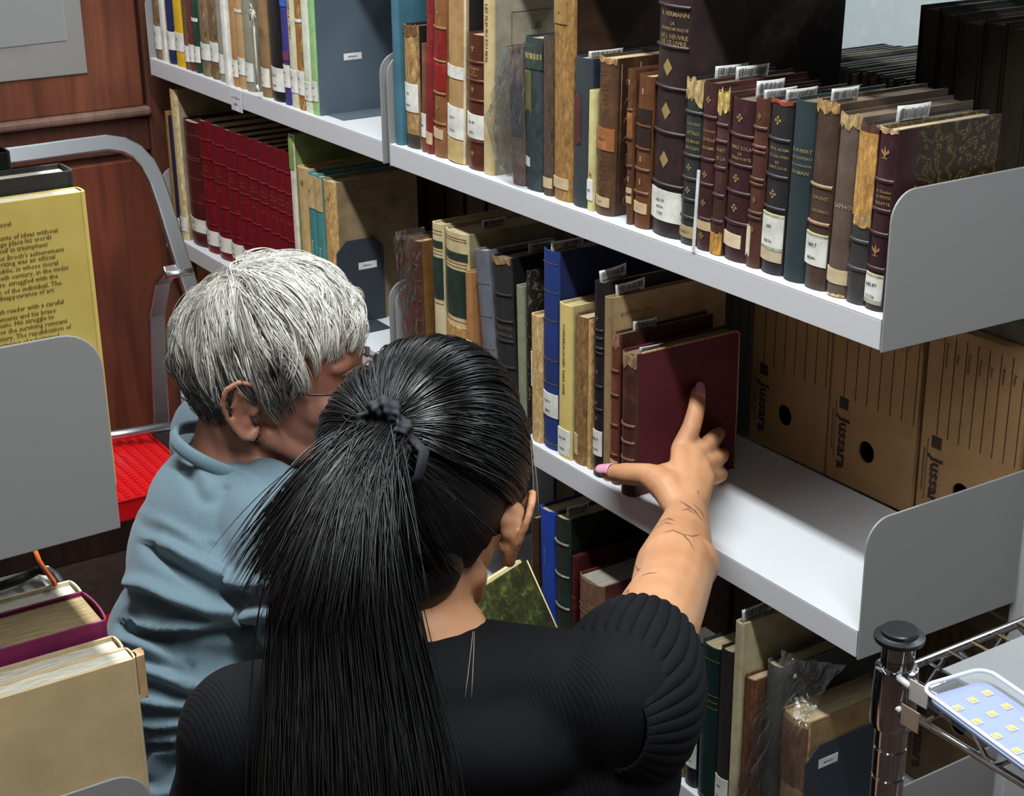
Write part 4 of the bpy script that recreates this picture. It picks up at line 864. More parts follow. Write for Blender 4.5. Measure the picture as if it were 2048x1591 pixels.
mb = MB(); mb.tube([np.array([-1.50, yr-.02, .485])-O, np.array([-1.545, yr-.14, .475])-O, np.array([-1.56, yr-.2, .462])-O], .009, n=10); mb.build('tie_rod', ALU, lad, smooth=True)
MB().box((-1.31-O[0], yr-.03-O[1], .56), (-1.26-O[0], yr-.012-O[1], .64)).build('hinge_cover', RED, lad, bevel=.004)

# ------------------------------------------------------------------ chrome wire trolley, lower right
CHR = M('metal', (214, 214, 216), rough=.09); BLK = M('plain', (26, 27, 29), rough=.35)
CX0, CY0 = .322, -.297
car = empty('wire_trolley', (CX0, CY0, 0)); tag(car, 'chrome wire trolley with black capped post in the lower right corner', 'trolley')
def chrome(name, pts, r_, mat=CHR, n=10, par=car): return MB().tube(pts, r_, n=n).build(name, mat, par, smooth=True, auto=.9)
WX, WY = .50, .46
for k, (dx, dy) in enumerate(((0, 0), (WX, 0), (0, WY), (WX, WY))):
    prof = [(.0122, .03)]
    z = .05
    while z < .925: prof += [(.0125, z), (.0125, z+.0205), (.0116, z+.0215), (.0116, z+.0228), (.0125, z+.0238)]; z += .0254
    prof += [(.0125, .930), (.0119, .9304), (.0119, .9316), (.0125, .932), (.0125, .951)]
    po = MB().lathe(prof, (dx, dy, 0), n=32).build('post', CHR, car, smooth=True, auto=.6)
    MB().lathe([(.0185, .951), (.0190, .9525), (.0188, .9545), (.0150, .9555), (.0140, .956), (.0138, .9590), (.0128, .9600), (.004, .9602)], (dx, dy, 0), n=40).build('post_cap', BLK, po, smooth=True, auto=.5)
    MB().lathe([(.0128, .878), (.0165, .879), (.0172, .884), (.0170, .905), (.0162, .925), (.0160, .928), (.0128, .929)], (dx, dy, 0), n=32).build('collar', CHR, po, smooth=True, auto=.6)
    MB().lathe([(.006, 0), (.012, .004), (.0125, .03)], (dx, dy, 0), n=20).build('foot', BLK, po, smooth=True)
for z0 in (.905, .40):
    zt, zl = z0+.018, z0-.010
    for a, b in (((0, 0), (WX, 0)), ((0, WY), (WX, WY)), ((0, 0), (0, WY)), ((WX, 0), (WX, WY))):
        A = np.array([a[0], a[1], 0.0]); B = np.array([b[0], b[1], 0.0]); u_ = (B-A)/np.linalg.norm(B-A); A2 = A+u_*.015; B2 = B-u_*.015
        chrome('top_wire', [A2+[0, 0, zt], B2+[0, 0, zt]], .0034); chrome('bottom_wire', [A2+[0, 0, zl], B2+[0, 0, zl]], .0030)
        ln = np.linalg.norm(B2-A2); nz = int(ln/.035); zz = []
        for i in range(nz+1):
            q = A2+u_*(.012+(ln-.024)*i/nz); hi = i % 2
            e = u_*.006
            zz += [q-e+[0, 0, zt-.003 if hi else zl+.003], q+e+[0, 0, zt-.003 if hi else zl+.003]]
        chrome('zigzag_wire', zz, .0020, n=6)
    for i in range(1, 18):
        y = WY*i/18; chrome('deck_wire', [(.004, y, zt+.0035), (WX-.004, y, zt+.0035)], .0016, n=6)
ZD = .923+.0055
lin_ = MB().box((0, 0, 0), (WX-.05, WY-.05, .002)).build('shelf_liner', M('plain', (128, 130, 132), rough=.35)); lin_.location = (CX0+.024, CY0+.022, ZD)
tag(lin_, 'grey plastic liner sheet on the wire trolley', 'liner'); ZD += .0022
# blister tray with LED chips
tr = empty('led_tray', (.374, -.262, ZD+.0003), (0, 0, -.13)); tag(tr, 'clear plastic tray with yellow LED chips, lower right', 'LED tray')
LW, LD = .30, .060
def rrect(w0, w1, d0, d1, r_, n=5):
    o = []
    for cx, cy, a0 in ((w1-r_, d1-r_, 0), (w0+r_, d1-r_, 90), (w0+r_, d0+r_, 180), (w1-r_, d0+r_, 270)):
        for i in range(n+1): a = math.radians(a0+90*i/n); o.append((cx+r_*math.cos(a), cy+r_*math.sin(a)))
    return o
MB().prism(rrect(.004, LW-.004, -LD+.004, -.004, .009), .0006, .0026).build('circuit_board', M('plain', (132, 146, 182), rough=.45), tr)
CHIP = M('plain', (206, 178, 40), rough=.4); BODYW = M('plain', (206, 206, 190), rough=.4)
c0 = None
for i in range(14):
    for j in range(3):
        x = .020+.020*i+.003*j; y = -.014-.016*j
        if x > LW-.012: continue
        b_ = MB().box((x-.0032, y-.0032, .0026), (x+.0032, y+.0032, .0036)).build('led', BODYW, tr)
        MB().box((x-.0021, y-.0021, .0036), (x+.0021, y+.0021, .0042)).build('phosphor', CHIP, b_)
PET = NT('clear_plastic'); PET.b.inputs['Base Color'].default_value = (.86, .9, .98, 1)
PET.b.inputs['Roughness'].default_value = .08; PET.b.inputs['Alpha'].default_value = .10
rr = rrect(0, LW, -LD, 0, .012); r2 = rrect(.003, LW-.003, -LD+.003, -.003, .010); k = len(rr)
V = [(x, y, 0) for x, y in rr]+[(x, y, .010) for x, y in rr]+[(x, y, .0108) for x, y in r2]
MB().add(V, [(i, (i+1) % k, k+(i+1) % k, k+i) for i in range(k)]+[(k+i, k+(i+1) % k, 2*k+(i+1) % k, 2*k+i) for i in range(k)]+[tuple(range(2*k, 3*k))]).build('clear_lid', PET.m, tr, smooth=False)
MB().tube([(x, y, .010) for x, y in rr]+[(rr[0][0], rr[0][1], .010)], .0016, n=6, caps=False).build('rim', M('plain', (214, 220, 232), rough=.25), tr, smooth=True)
# book lying on the trolley with a yellow note on top
lb_ = empty('dark_book', (.372, -.203, ZD), (0, 0, -.10)); tag(lb_, 'grey book lying flat with a pale yellow note on it, right edge', 'book')
MB().box((0, 0, .0), (.16, .14, .0025)).build('board', M('cloth', (70, 70, 72)), lb_); MB().box((.003, .002, .0025), (.157, .137, .0205)).build('page_block', M('pages', (110, 72, 50)), lb_)
MB().box((0, 0, .0205), (.16, .14, .023)).build('board', M('cloth', (64, 65, 68)), lb_); MB().box((0, .137, .0025), (.16, .14, .0205)).build('spine', M('cloth', (64, 65, 68)), lb_)
nt = MB().box((0, 0, 0), (.12, .062, .0004)).build('paper_note', M('paper', (232, 230, 168))); nt.location = (.376, -.200, ZD+.0234); nt.rotation_euler = (0, 0, -.12); tag(nt, 'pale yellow paper note lying on the flat grey book', 'note')
for k, (x, z, c) in enumerate(((.352, .926, (214, 212, 206)), (.346, .902, (172, 150, 132)))):
    t_ = empty('card_tag', (x, CY0-.0088, z)); tag(t_, ('white plastic tag clipped on the upper trolley wire', 'beige card tag hanging on the lower trolley wire')[k], 'tag')
    MB().box((-.008, -.0010, -.0115), (.010, 0, .006)).build('card', M('plain', c, rough=.4), t_, bevel=.0008); MB().tube([(-.020, -.0005, .001), (-.008, -.0005, -.001)], .0026, n=8).build('clip', M('plain', (224, 224, 222), rough=.4), t_, smooth=True)
# ------------------------------------------------------------------ people
def nv(a): a = np.array(a, float); return a/np.linalg.norm(a)
def frame(fwd, pitch=0.0, roll=0.0):
    """columns: right, forward, up; pitch > 0 bows the head, roll > 0 leans it to its right"""
    f = nv([fwd[0], fwd[1], 0]); r_ = np.array([f[1], -f[0], 0]); u_ = np.array([0, 0, 1.0])
    f2 = f*math.cos(pitch)-u_*math.sin(pitch); u2 = u_*math.cos(pitch)+f*math.sin(pitch)
    r3 = r_*math.cos(roll)-u2*math.sin(roll); u3 = u2*math.cos(roll)+r_*math.sin(roll)
    return np.stack([r3, f2, u3], 1)
def limb(mb, pts, rad, n=16):
    """tapered limb with round joints; fine steps between the joints"""
    P = [np.array(p, float) for p in pts]; Q = []; Rr = []
    for i in range(len(P)-1):
        m = max(2, int(np.linalg.norm(P[i+1]-P[i])/.012))
        for k in range(m): t = k/m; Q.append(P[i]*(1-t)+P[i+1]*t); Rr.append(rad[i]*(1-t)+rad[i+1]*t)
    Q.append(P[-1]); Rr.append(rad[-1])
    for q, r_ in zip(Q, Rr): mb.ell(q, (r_, r_, r_), nu=10, nv=7) if r_ < .02 else mb.ell(q, (r_, r_, r_), nu=14, nv=9)
    mb.tube(Q, Rr, n=n)
def organic(name, mb, voxel, smooth, mat, parent=None, fn=None, factor=.5):
    me = mb.mesh('tmp'); o = bpy.data.objects.new('tmp', me); COL.objects.link(o)
    m = o.modifiers.new('r', 'REMESH'); m.mode = 'VOXEL'; m.voxel_size = voxel; m.use_smooth_shade = True
    if smooth: s = o.modifiers.new('s', 'SMOOTH'); s.iterations = smooth; s.factor = factor
    dg = bpy.context.evaluated_depsgraph_get(); dg.update()
    nm = bpy.data.meshes.new_from_object(o.evaluated_get(dg)); bpy.data.objects.remove(o); bpy.data.meshes.remove(me)
    nm.name = name; nm.materials.clear(); nm.materials.append(mat)
    n = len(nm.vertices)
    if fn:
        co = np.empty(n*3); nm.vertices.foreach_get('co', co); no = np.empty(n*3); nm.vertices.foreach_get('normal', no)
        co = fn(co.reshape(-1, 3), no.reshape(-1, 3)); nm.vertices.foreach_set('co', co.ravel())
    nm.polygons.foreach_set('use_smooth', np.ones(len(nm.polygons), bool)); nm.update()
    ob = bpy.data.objects.new(name, nm); COL.objects.link(ob)
    if parent is not None: ob.parent = parent
    return ob
def strands(name, S, rad, mat, parent, shade_=None):
    """S: (N, K, 3) strand points -> one mesh of three sided threads"""
    N, K, _ = S.shape
    T = np.gradient(S, axis=1); T /= np.linalg.norm(T, axis=2, keepdims=True)+1e-9
    ref = np.where(np.abs(T[..., 2:3]) < .9, np.array([0, 0, 1.0]), np.array([1.0, 0, 0]))
    A = np.cross(T, ref); A /= np.linalg.norm(A, axis=2, keepdims=True)+1e-9; B = np.cross(T, A)
    tt = np.linspace(0, 1, K); prof = (np.minimum(1, .55+tt*3)*np.clip((1.03-tt)*4, .15, 1))[None, :, None]
    r_ = (rad if np.ndim(rad) else np.full(N, rad))[:, None, None]*prof
    V = np.stack([S+A*r_*math.cos(a)+B*r_*math.sin(a) for a in (0, 2.0944, 4.18879)], 2).reshape(-1, 3)
    i = np.arange(N)[:, None, None]; k = np.arange(K-1)[None, :, None]; j = np.arange(3)[None, None, :]
    b0 = (i*K+k)*3; b1 = b0+3; F_ = np.stack([b0+j, b0+(j+1) % 3, b1+(j+1) % 3, b1+j], 3).reshape(-1, 4)
    me = bpy.data.meshes.new(name); me.vertices.add(len(V)); me.vertices.foreach_set('co', V.ravel().astype(np.float32))
    me.loops.add(F_.size); me.loops.foreach_set('vertex_index', F_.ravel().astype(np.int32))
    me.polygons.add(len(F_)); me.polygons.foreach_set('loop_start', np.arange(0, F_.size, 4, dtype=np.int32)); me.polygons.foreach_set('use_smooth', np.ones(len(F_), bool))
    me.update(calc_edges=True)
    if shade_ is not None:
        at = me.attributes.new('tone', 'FLOAT', 'POINT'); at.data.foreach_set('value', np.repeat(shade_.reshape(N, -1) if shade_.ndim > 1 else np.repeat(shade_[:, None], K, 1), 3, axis=None).astype(np.float32).ravel())
    me.materials.append(mat); o = bpy.data.objects.new(name, me); COL.objects.link(o); o.parent = parent; o['kind'] = 'stuff'
    return o
def skin_mat(name, c, c2):
    s = NT(name); v = s.coord(); n1 = s.n('ShaderNodeTexNoise', Scale=18.0, Detail=5.0); s.l(v, n1.inputs['Vector'])
    n2 = s.n('ShaderNodeTexNoise', Scale=320.0, Detail=3.0); s.l(v, n2.inputs['Vector'])
    s.l(s.ramp(n1.outputs[0], [(.3, c2), (.6, c), (.8, shade(c, 1.05))]), s.b.inputs['Base Color'])
    s.b.inputs['Roughness'].default_value = .5; s.b.inputs['Subsurface Weight'].default_value = .12
    s.b.inputs['Subsurface Radius'].default_value = (.012, .005, .003); s.b.inputs['Subsurface Scale'].default_value = .5
    s.bump(n2.outputs[0], .12, .0006); return s.m
def hair_mat(name, stops, rough=.38, spec=.5):
    s = NT(name); a = s.n('ShaderNodeAttribute', attribute_name='tone')
    s.l(s.ramp(a.outputs['Fac'], stops), s.b.inputs['Base Color']); s.b.inputs['Roughness'].default_value = rough
    s.b.inputs['Specular IOR Level'].default_value = spec; return s.m

def ear(mb, C, Rm, side=1, k=1.0):
    """C: ear canal; Rm: head frame; helix, antihelix, lobe and bowl made of round strokes; side=+1 right ear"""
    def L_(x, y, z): return C+Rm@(np.array([x*side, y, z])*k)
    hx = [L_(.004, .010, .004), L_(.010, .012, .018), L_(.016, .006, .029), L_(.021, -.006, .031), L_(.025, -.017, .024), L_(.025, -.021, .010), L_(.021, -.018, -.006), L_(.016, -.011, -.019), L_(.012, -.004, -.028), L_(.008, .004, -.030), L_(.004, .008, -.022)]
    limb(mb, hx, [.003, .0036, .0040, .0042, .0042, .0040, .0038, .0042, .0058, .0056, .004], n=10)
    limb(mb, [L_(.010, .002, .016), L_(.015, -.008, .016), L_(.016, -.012, .004), L_(.012, -.008, -.010), L_(.008, .000, -.016)], [.003, .0036, .004, .004, .003], n=8)
    for q in ((.006, -.004, .004), (.008, -.008, .016), (.008, -.010, -.004), (.006, -.004, -.016), (.004, -.012, .006)): mb.ell(L_(*q), (.0075*k,)*3, nu=10, nv=7)
    limb(mb, [L_(.006, .008, -.002), L_(.008, .005, -.006)], [.004, .0035], n=8)
def head_shape(mb, C, Rm, k=1.0):
    """cranium, face, jaw, brow, nose, lips and eye sockets; C is the middle of the cranium"""
    def L_(x, y, z): return C+Rm@(np.array([x, y, z])*k)
    E = lambda c, r_: mb.ell(L_(*c), tuple(v*k for v in r_), Rm, nu=26, nv=16)
    E((0, -.012, .006), (.077, .097, .098)); E((0, .018, -.005), (.070, .074, .085)); E((0, .030, -.055), (.060, .058, .066)); E((0, .042, -.088), (.042, .044, .036))
    E((0, .066, -.108), (.020, .020, .016)); E((0, .072, .012), (.058, .020, .018))
    for s in (-1, 1):
        E((s*.044, .052, -.040), (.022, .030, .024)); E((s*.034, .073, .012), (.022, .012, .008)); limb(mb, [L_(s*.058, -.004, -.072), L_(s*.046, .036, -.098), L_(s*.016, .068, -.112)], [.014*k, .013*k, .013*k])
        E((s*.032, .072, -.014), (.0125, .0125, .0115))
    limb(mb, [L_(0, .086, -.004), L_(0, .098, -.026), L_(0, .108, -.044)], [.0075*k, .009*k, .011*k])
    for s in (-1, 1): E((s*.011, .098, -.046), (.0085, .010, .0075))
    E((0, .092, -.071), (.022, .010, .0055)); E((0, .090, -.082), (.020, .010, .0065))
def face_parts(C, Rm, parent, k=1.0, open_=True):
    def L_(x, y, z): return C+Rm@(np.array([x, y, z])*k)
    for s in (-1, 1):
        MB().ell(L_(s*.032, .0775, -.0135), (.0085*k, .0085*k, .0050*k), Rm, nu=16, nv=10).build('eye', M('plain', (222, 216, 208), rough=.2), parent, smooth=True)
        MB().ell(L_(s*.032, .0850, -.0140), (.0042*k, .0018*k, .0040*k), Rm, nu=12, nv=8).build('iris', M('plain', (46, 30, 22), rough=.2), parent, smooth=True)
    MB().ell(L_(0, .0995, -.0765), (.019*k, .0042*k, .0075*k), Rm, nu=16, nv=8).build('lips', M('plain', (150, 84, 76), rough=.45), parent, smooth=True)

# ================================================== younger woman, reaching for the maroon book
SKY_ = skin_mat('skin_tan', (206, 152, 112), (190, 134, 94))
NAVY = NT('ribbed_knit'); _v = NAVY.coord(); _w = NAVY.n('ShaderNodeTexWave', Scale=95.0, Distortion=.4, bands_direction='Y'); NAVY.l(_v, _w.inputs['Vector'])
NAVY.b.inputs['Base Color'].default_value = lin((10, 11, 15)); NAVY.b.inputs['Roughness'].default_value = .82; NAVY.b.inputs['Specular IOR Level'].default_value = .2; NAVY.bump(_w.outputs[1], .25, .0012)
yHc = dep(856, 955, 1.40); yR = frame((-.60, .80), .30, .10)
yNB = dep(893, 1310, 1.375); ySR = dep(1240, 1395, 1.36); ySL = dep(500, 1465, 1.315)
yE = dep(1336, 1195, 1.60); yW = dep(1374, 1035, 1.855)
fwdY = nv([-.93, .36, 0]); rgtY = nv(np.array([ySR[0]-ySL[0], ySR[1]-ySL[1], 0]))
yP = np.array([.185, -.60, .27]); knR = np.array([-.12, -.36, .075]); knL = np.array([-.125, -.61, .075])
bd = MB(); head_shape(bd, yHc, yR)
def yL(x, y, z): return yHc+yR@np.array([x, y, z])
limb(bd, [yL(0, -.020, -.050), yL(0, -.024, -.095)*.6+yNB*.4, yNB+[0, 0, -.02]], [.052, .048, .056])
ear(bd, yL(.078, -.004, -.022), yR, 1, 1.06); ear(bd, yL(-.070, .012, -.030), yR, -1, .8)
chest = yNB*.60+yP*.40
for c, r_ in ((yNB+[.0, 0, -.05], (.10, .075, .05)),): bd.ell(c, r_, np.stack([rgtY, fwdY, [0, 0, 1]], 1))
limb(bd, [yNB+[0, 0, -.06], chest, yP], [.075, .10, .11]); limb(bd, [yNB+[0, 0, -.035], ySR+[0, 0, -.01]], [.055, .045]); limb(bd, [yNB+[0, 0, -.035], ySL+[0, 0, -.01]], [.055, .045])
# reaching right arm
mid1 = ySR*.5+yE*.5; fmid = yE*.68+yW*.32
limb(bd, [ySR, mid1, yE*.9+ySR*.1, yE, fmid, yE*.25+yW*.75, yW], [.046, .045, .041, .040, .0425, .032, .0265])
bd.ell(dep(1372, 1130, 1.69), (.033, .038, .032))
# hand: palm, thumb, four fingers closing over the book
XCV = held.location[0]+max(v.co.x for c in held.children if c.name.startswith('board') for v in c.data.vertices)
tip_i = onX(1396, 786, XCV+.009); tip_m = onX(1438, 866, XCV+.006); tip_r = onX(1446, 908, XCV+.010); tip_p = onX(1446, 946, XCV+.018)
tipth = onY(1216, 944, -.012)
K_i = dep(1362, 898, 1.955); K_m = dep(1390, 912, 1.945); K_r = dep(1404, 934, 1.932); K_p = dep(1412, 956, 1.918)
thb = dep(1338, 978, 1.895); thm = dep(1296, 950, 1.93)
for a, b_, r0, r1 in ((yW, K_i, .0235, .0150), (yW, K_m, .0235, .0150), (yW, K_r, .0225, .0145), (yW, K_p, .021, .0135)):
    limb(bd, [a, a*.5+b_*.5, b_], [r0*.9, (r0+r1)/2*.92, r1*.88], n=12)
limb(bd, [K_i, K_m], [.0125, .0125]); limb(bd, [K_m, K_r], [.012, .012]); limb(bd, [K_r, K_p], [.0115, .011])
limb(bd, [yW*.6+thb*.4, thb, dep(1316, 960, 1.915), thm, thm*.45+tipth*.55, tipth], [.020, .0205, .0185, .0150, .0138, .0095], n=12)
bd.ell(dep(1335, 955, 1.93), (.021, .021, .018))
def finger(K0, tip, rise, r0):
    a = K0*.62+tip*.38+np.array(rise); c = K0*.30+tip*.70+np.array(rise)*.85
    limb(bd, [K0, a, c, tip], [r0, r0*.93, r0*.86, r0*.72], n=12); return a, c
finger(K_i, tip_i, (.010, -.002, .004), .0132); finger(K_m, tip_m, (.006, .000, .006), .0122); finger(K_r, tip_r, (.006, .002, .004), .0118); finger(K_p, tip_p, (.006, .000, .002), .0108)
# left arm, hidden: down to the lap
yEL = np.array([-.06, -.70, .60]); yWL = np.array([-.15, -.55, .50])
limb(bd, [ySL, ySL*.5+yEL*.5, yEL, yEL*.5+yWL*.5, yWL], [.046, .044, .038, .036, .026]); hl = nv(yWL-yEL)
limb(bd, [yWL, yWL+hl*.05, yWL+hl*.085], [.026, .034, .03])
for k in range(4): o_ = np.array([0, 0, 1.0])*(.024-.016*k); limb(bd, [yWL+hl*.085+o_, yWL+hl*.12+o_*1.1, yWL+hl*(.15-.008*abs(k-1))+o_+[.0, 0, -.012]], [.0095, .009, .007], n=8)
limb(bd, [yWL+hl*.03+[0, 0, .03], yWL+hl*.06+[0, 0, .052], yWL+hl*.09+[0, 0, .058]], [.013, .011, .008], n=8)
for kn, s in ((knR, 1), (knL, -1)):
    hip = yP+rgtY*s*.075+[0, 0, -.02]; an = hip*.75+kn*.25; an = np.array([an[0]+.10, an[1], .06])
    limb(bd, [hip, hip*.5+kn*.5, kn, kn*.5+an*.5+[0, 0, -.0], an, an+[.09, -.02, -.018]], [.090, .076, .055, .050, .038, .026])
young = organic('person', bd, .0030, 5, SKY_)
tag(young, 'person with long black ponytail and black ribbed top reaching to a maroon book', 'person')
face_parts(yHc, yR, young)
# nails
def nail(tip, dirn, up, ln, wd, mat, parent, off=.0095):
    d = nv(dirn); u_ = np.array(up, float); u_ = nv(u_-d*(u_@d)); s = np.cross(d, u_)
    def fn(a, c):
        w_ = wd*(1-.55*max(0, c-.55)/.45*(.5 if c < 1 else 1)); x = (a-.5)*2*w_
        return tip+d*(ln*(c-.45))+s*x+u_*(off-.55*x*x/wd*1.0-.0030*c)
    o = MB().grid(fn, 7, 8).build('fingernail', mat, parent, smooth=True); m_ = o.modifiers.new('solid', 'SOLIDIFY'); m_.thickness = .0008; m_.offset = 1; return o
PINK = M('plain', (226, 160, 182), rough=.22); tocam = nv(CAM-tipth)
nail(tipth, tipth-thm, tocam*.8+np.array([0, 0, .7]), .030, .0092, PINK, young, .0118)
nail(tip_i, tip_i-(K_i*.3+tip_i*.7+np.array([.0085, -.0017, .0034])), nv(CAM-tip_i)+np.array([0, .5, .1]), .024, .0074, PINK, young, .0102)
# black ribbed top: torso and left sleeve in one piece, ribbed right sleeve of its own
sdv0 = nv(yE-ySR); tp = MB(); TF = np.stack([rgtY, fwdY, [0, 0, 1.0]], 1); dn = nv(yP-yNB)
def tL(x, y, z): return yNB+TF@np.array([x, y, 0])+dn*(-z)+0*dn
for (x, y, z, a, b_, c) in ((0, .006, -.085, .128, .088, .070), (0, .015, -.15, .152, .100, .10), (0, .02, -.25, .146, .102, .11), (0, .02, -.36, .128, .098, .11), (0, .01, -.47, .150, .115, .10), (0, .002, -.048, .092, .074, .044), (0, -.014, -.012, .090, .066, .046), (0, -.03, -.06, .12, .07, .06)):
    tp.ell(tL(x, y, z), (a, b_, c), TF, nu=32, nv=20)
limb(tp, [yNB+[0, 0, -.034], ySL*.8+yNB*.2+[0, 0, -.008], ySL, ySL*.66+yEL*.34, ySL*.5+yEL*.5], [.064, .058, .060, .060, .058]); limb(tp, [yNB+[0, 0, -.034], ySR*.8+yNB*.2+[0, 0, -.010], ySR], [.066, .058, .056])
limb(tp, [ySR-sdv0*.01, ySR+sdv0*.022], [.060, .0605]); limb(tp, [ySR+[0, 0, -.03], ySR+sdv0*.012+[0, 0, -.035]], [.058, .056]); limb(tp, [ySL+[0, 0, -.05], tL(-.10, .0, -.22)], [.06, .07]); limb(tp, [ySR+[0, 0, -.05], tL(.10, .0, -.22)], [.056, .07])
def yfold(co, no):
    z = co[:, 2]; s = co@rgtY
    w_ = np.exp(-((z-.60)/.10)**2)
    d = .004*np.sin(z*95+3*np.sin(s*14)+s*6)*w_ + .003*np.sin(z*60+s*30)*np.exp(-((z-.75)/.08)**2)*np.clip(s*4, -1, 1)
    return co+no*d[:, None]
top = organic('knit_top', tp, .006, 7, NAVY.m, young, yfold)
sd = nv(yE-ySR); s1 = nv(np.cross(sd, [0, 0, 1])); s2 = np.cross(s1, sd); SB = ySR-sd*.040; LS = .128
def sleeve(u, v):
    a = 2*math.pi*u; nr = 34
    r_ = .034+.0335*math.sin(math.pi/2*min(1, v/.42))**.8-.012*max(0, (v-.55)/.45)**1.5
    r_ += .0030*(abs(math.sin(a*nr/2))**.8-.5)*min(1, v*6+.2)
    c = SB+sd*(LS*v)+np.array([0, 0, -.008])*math.sin(math.pi*v)
    hang = 1+.16*max(0, -math.sin(a))
    tw = s1*math.cos(a)+s2*math.sin(a)*hang
    sh = sd*(-.026*math.cos(a+.3)*(1-v)) + sd*(.012*math.sin(a)*v)
    return c+tw*r_+sh
slv = MB().grid(sleeve, 34*9, 30, closeu=True).build('ribbed_sleeve', NAVY.m, young, smooth=True)
m_ = slv.modifiers.new('solid', 'SOLIDIFY'); m_.thickness = .0025; m_.offset = -1
ring = [sleeve(i/60, .995) for i in range(61)]; MB().tube(ring, .0022, n=6, caps=False).build('cuff_hem', NAVY.m, young, smooth=True)
# neckline hem
tr_ = MB(); DEN = M('cloth', (40, 44, 54))
for kn, s in ((knR, 1), (knL, -1)):
    hip = yP+rgtY*s*.075+[0, 0, -.02]; an = hip*.75+kn*.25; an = np.array([an[0]+.10, an[1], .06])
    limb(tr_, [hip+[0, 0, .02], hip*.5+kn*.5, kn, kn*.5+an*.5, an], [.104, .086, .064, .058, .048])
tr_.ell(yP, (.13, .12, .11)); organic('trousers', tr_, .009, 6, DEN, young)
# tattoo lines drawn on the forearm
dgp = bpy.context.evaluated_depsgraph_get(); dgp.update(); BV = BVHTree.FromObject(young, dgp); camv = Vector(CAM)
TAT = M('plain', (128, 100, 84), rough=.6)
def ink(pts, wd):
    hits = []
    for i in range(len(pts)-1):
        for k in range(8):
            q = np.array(pts[i])*(1-k/8)+np.array(pts[i+1])*(k/8); h_ = BV.ray_cast(camv, Vector(ray(*q)).normalized())
            if h_[0] is not None: hits.append((np.array(h_[0]), np.array(h_[1])))
    if len(hits) < 3: return
    V = []; 
    for i, (p_, n_) in enumerate(hits):
        t_ = nv(hits[min(i+1, len(hits)-1)][0]-hits[max(i-1, 0)][0]+1e-7); s_ = np.cross(t_, n_); w_ = wd*math.sin(math.pi*(i+.6)/(len(hits)+.2))
        V += [p_+n_*.0004-s_*w_, p_+n_*.0004+s_*w_]
    MB().add(V, [(2*i, 2*i+1, 2*i+3, 2*i+2) for i in range(len(hits)-1)]).build('tattoo', TAT, young)
for pts, wd in (([(1360, 1002), (1378, 1012), (1396, 1028)], .0012), ([(1370, 1010), (1388, 1020), (1406, 1044)], .0016), ([(1384, 1006), (1402, 1022), (1410, 1040)], .0012), ([(1362, 1020), (1376, 1018), (1392, 1030)], .001), ([(1316, 1046), (1336, 1036), (1352, 1042)], .0011), ([(1312, 1054), (1332, 1044), (1348, 1050)], .0008),
                ([(1322, 1066), (1346, 1060), (1366, 1068), (1380, 1084), (1390, 1104)], .0012), ([(1366, 1068), (1384, 1072), (1402, 1068)], .0008), ([(1280, 1152), (1298, 1146), (1318, 1145)], .0009), ([(1270, 1126), (1276, 1140), (1284, 1134)], .0008), ([(1236, 1202), (1246, 1190), (1258, 1178), (1252, 1196), (1240, 1206)], .0009), ([(1394, 980), (1398, 990)], .001)): ink(pts, wd)

# hair drawn back into a ponytail
HY = hair_mat('black_hair', [(0.0, (6, 5, 6)), (.6, (14, 13, 14)), (1.0, (62, 58, 58))], .30, .6)  # grey end of the ramp paints highlights into the palest strands
HB = M('plain', (12, 11, 12), rough=.5)
rs = np.random.default_rng(11); RAD = np.array([.0845, .1045, .1065])
yHH = yHc+yR@np.array([0, -.010, .004]); yTie = yR.T@(dep(774, 868, 1.30)-yHH); tdir = nv(yTie/RAD)
def cap(n, hairline, R_, C, Rm):
    V = []; nu, nw = 110, 76; mb = MB(); idx = {}
    for j in range(nw+1):
        t = math.pi*j/nw
        for i in range(nu):
            a = 2*math.pi*i/nu; d = np.array([math.sin(t)*math.cos(a), math.sin(t)*math.sin(a), math.cos(t)])
            idx[(i, j)] = len(V); V.append((d, C+Rm@(d*R_)))
    Fc = []
    for j in range(nw):
        for i in range(nu):
            q = [idx[(i, j)], idx[(i, j+1)], idx[((i+1) % nu, j+1)], idx[((i+1) % nu, j)]]
            if all(hairline(V[k][0]) for k in q): Fc.append(tuple(q))
    return mb.add([v[1] for v in V], Fc)
def hlY(d):
    if d[1] > .55: return d[2] > .50
    if d[1] > .12: return d[2] > .02
    if d[1] > .0: return d[2] > -.04
    if abs(d[0]) > .55 and d[2] < -.62: return False
    return d[2] > (-.93 if d[1] < -.15 else -.35)
cap(0, hlY, RAD*.985, yHH, yR).build('hair_base', HB, young, smooth=True)
nb = MB(); nb.ell(yL(0, -.052, -.058), (.064, .044, .058), yR, nu=28, nv=18); nb.build('hair_base', HB, young, smooth=True)
N = 6000; D = []
while len(D) < N:
    a = rs.uniform(0, 2*math.pi)
    kind = rs.uniform()
    if kind < .40: d = nv([rs.normal(0, .55), .80, .55+rs.normal(0, .05)])            # forehead line
    elif kind < .70: s = rs.choice([-1, 1]); d = nv([s*.95, rs.uniform(-.10, .6), rs.uniform(-.05, .45)])
    elif kind < .88: d = nv([rs.uniform(-.85, .85), -.50+rs.uniform(-.2, .1), -.80+rs.normal(0, .10)])
    else: d = nv(rs.normal(0, 1, 3)+[0, 0, .7])
    if hlY(d*.98+np.array([0, 0, .03])) or (kind >= .70 and kind < .88): D.append(d)
D = np.array(D); K = 14; tt = np.linspace(0, 1, K)
om = np.arccos(np.clip(D@tdir, -.999, .999))[:, None, None]
S = (np.sin((1-tt)[None, :, None]*om)*D[:, None, :]+np.sin(tt[None, :, None]*om)*tdir)/np.sin(om)
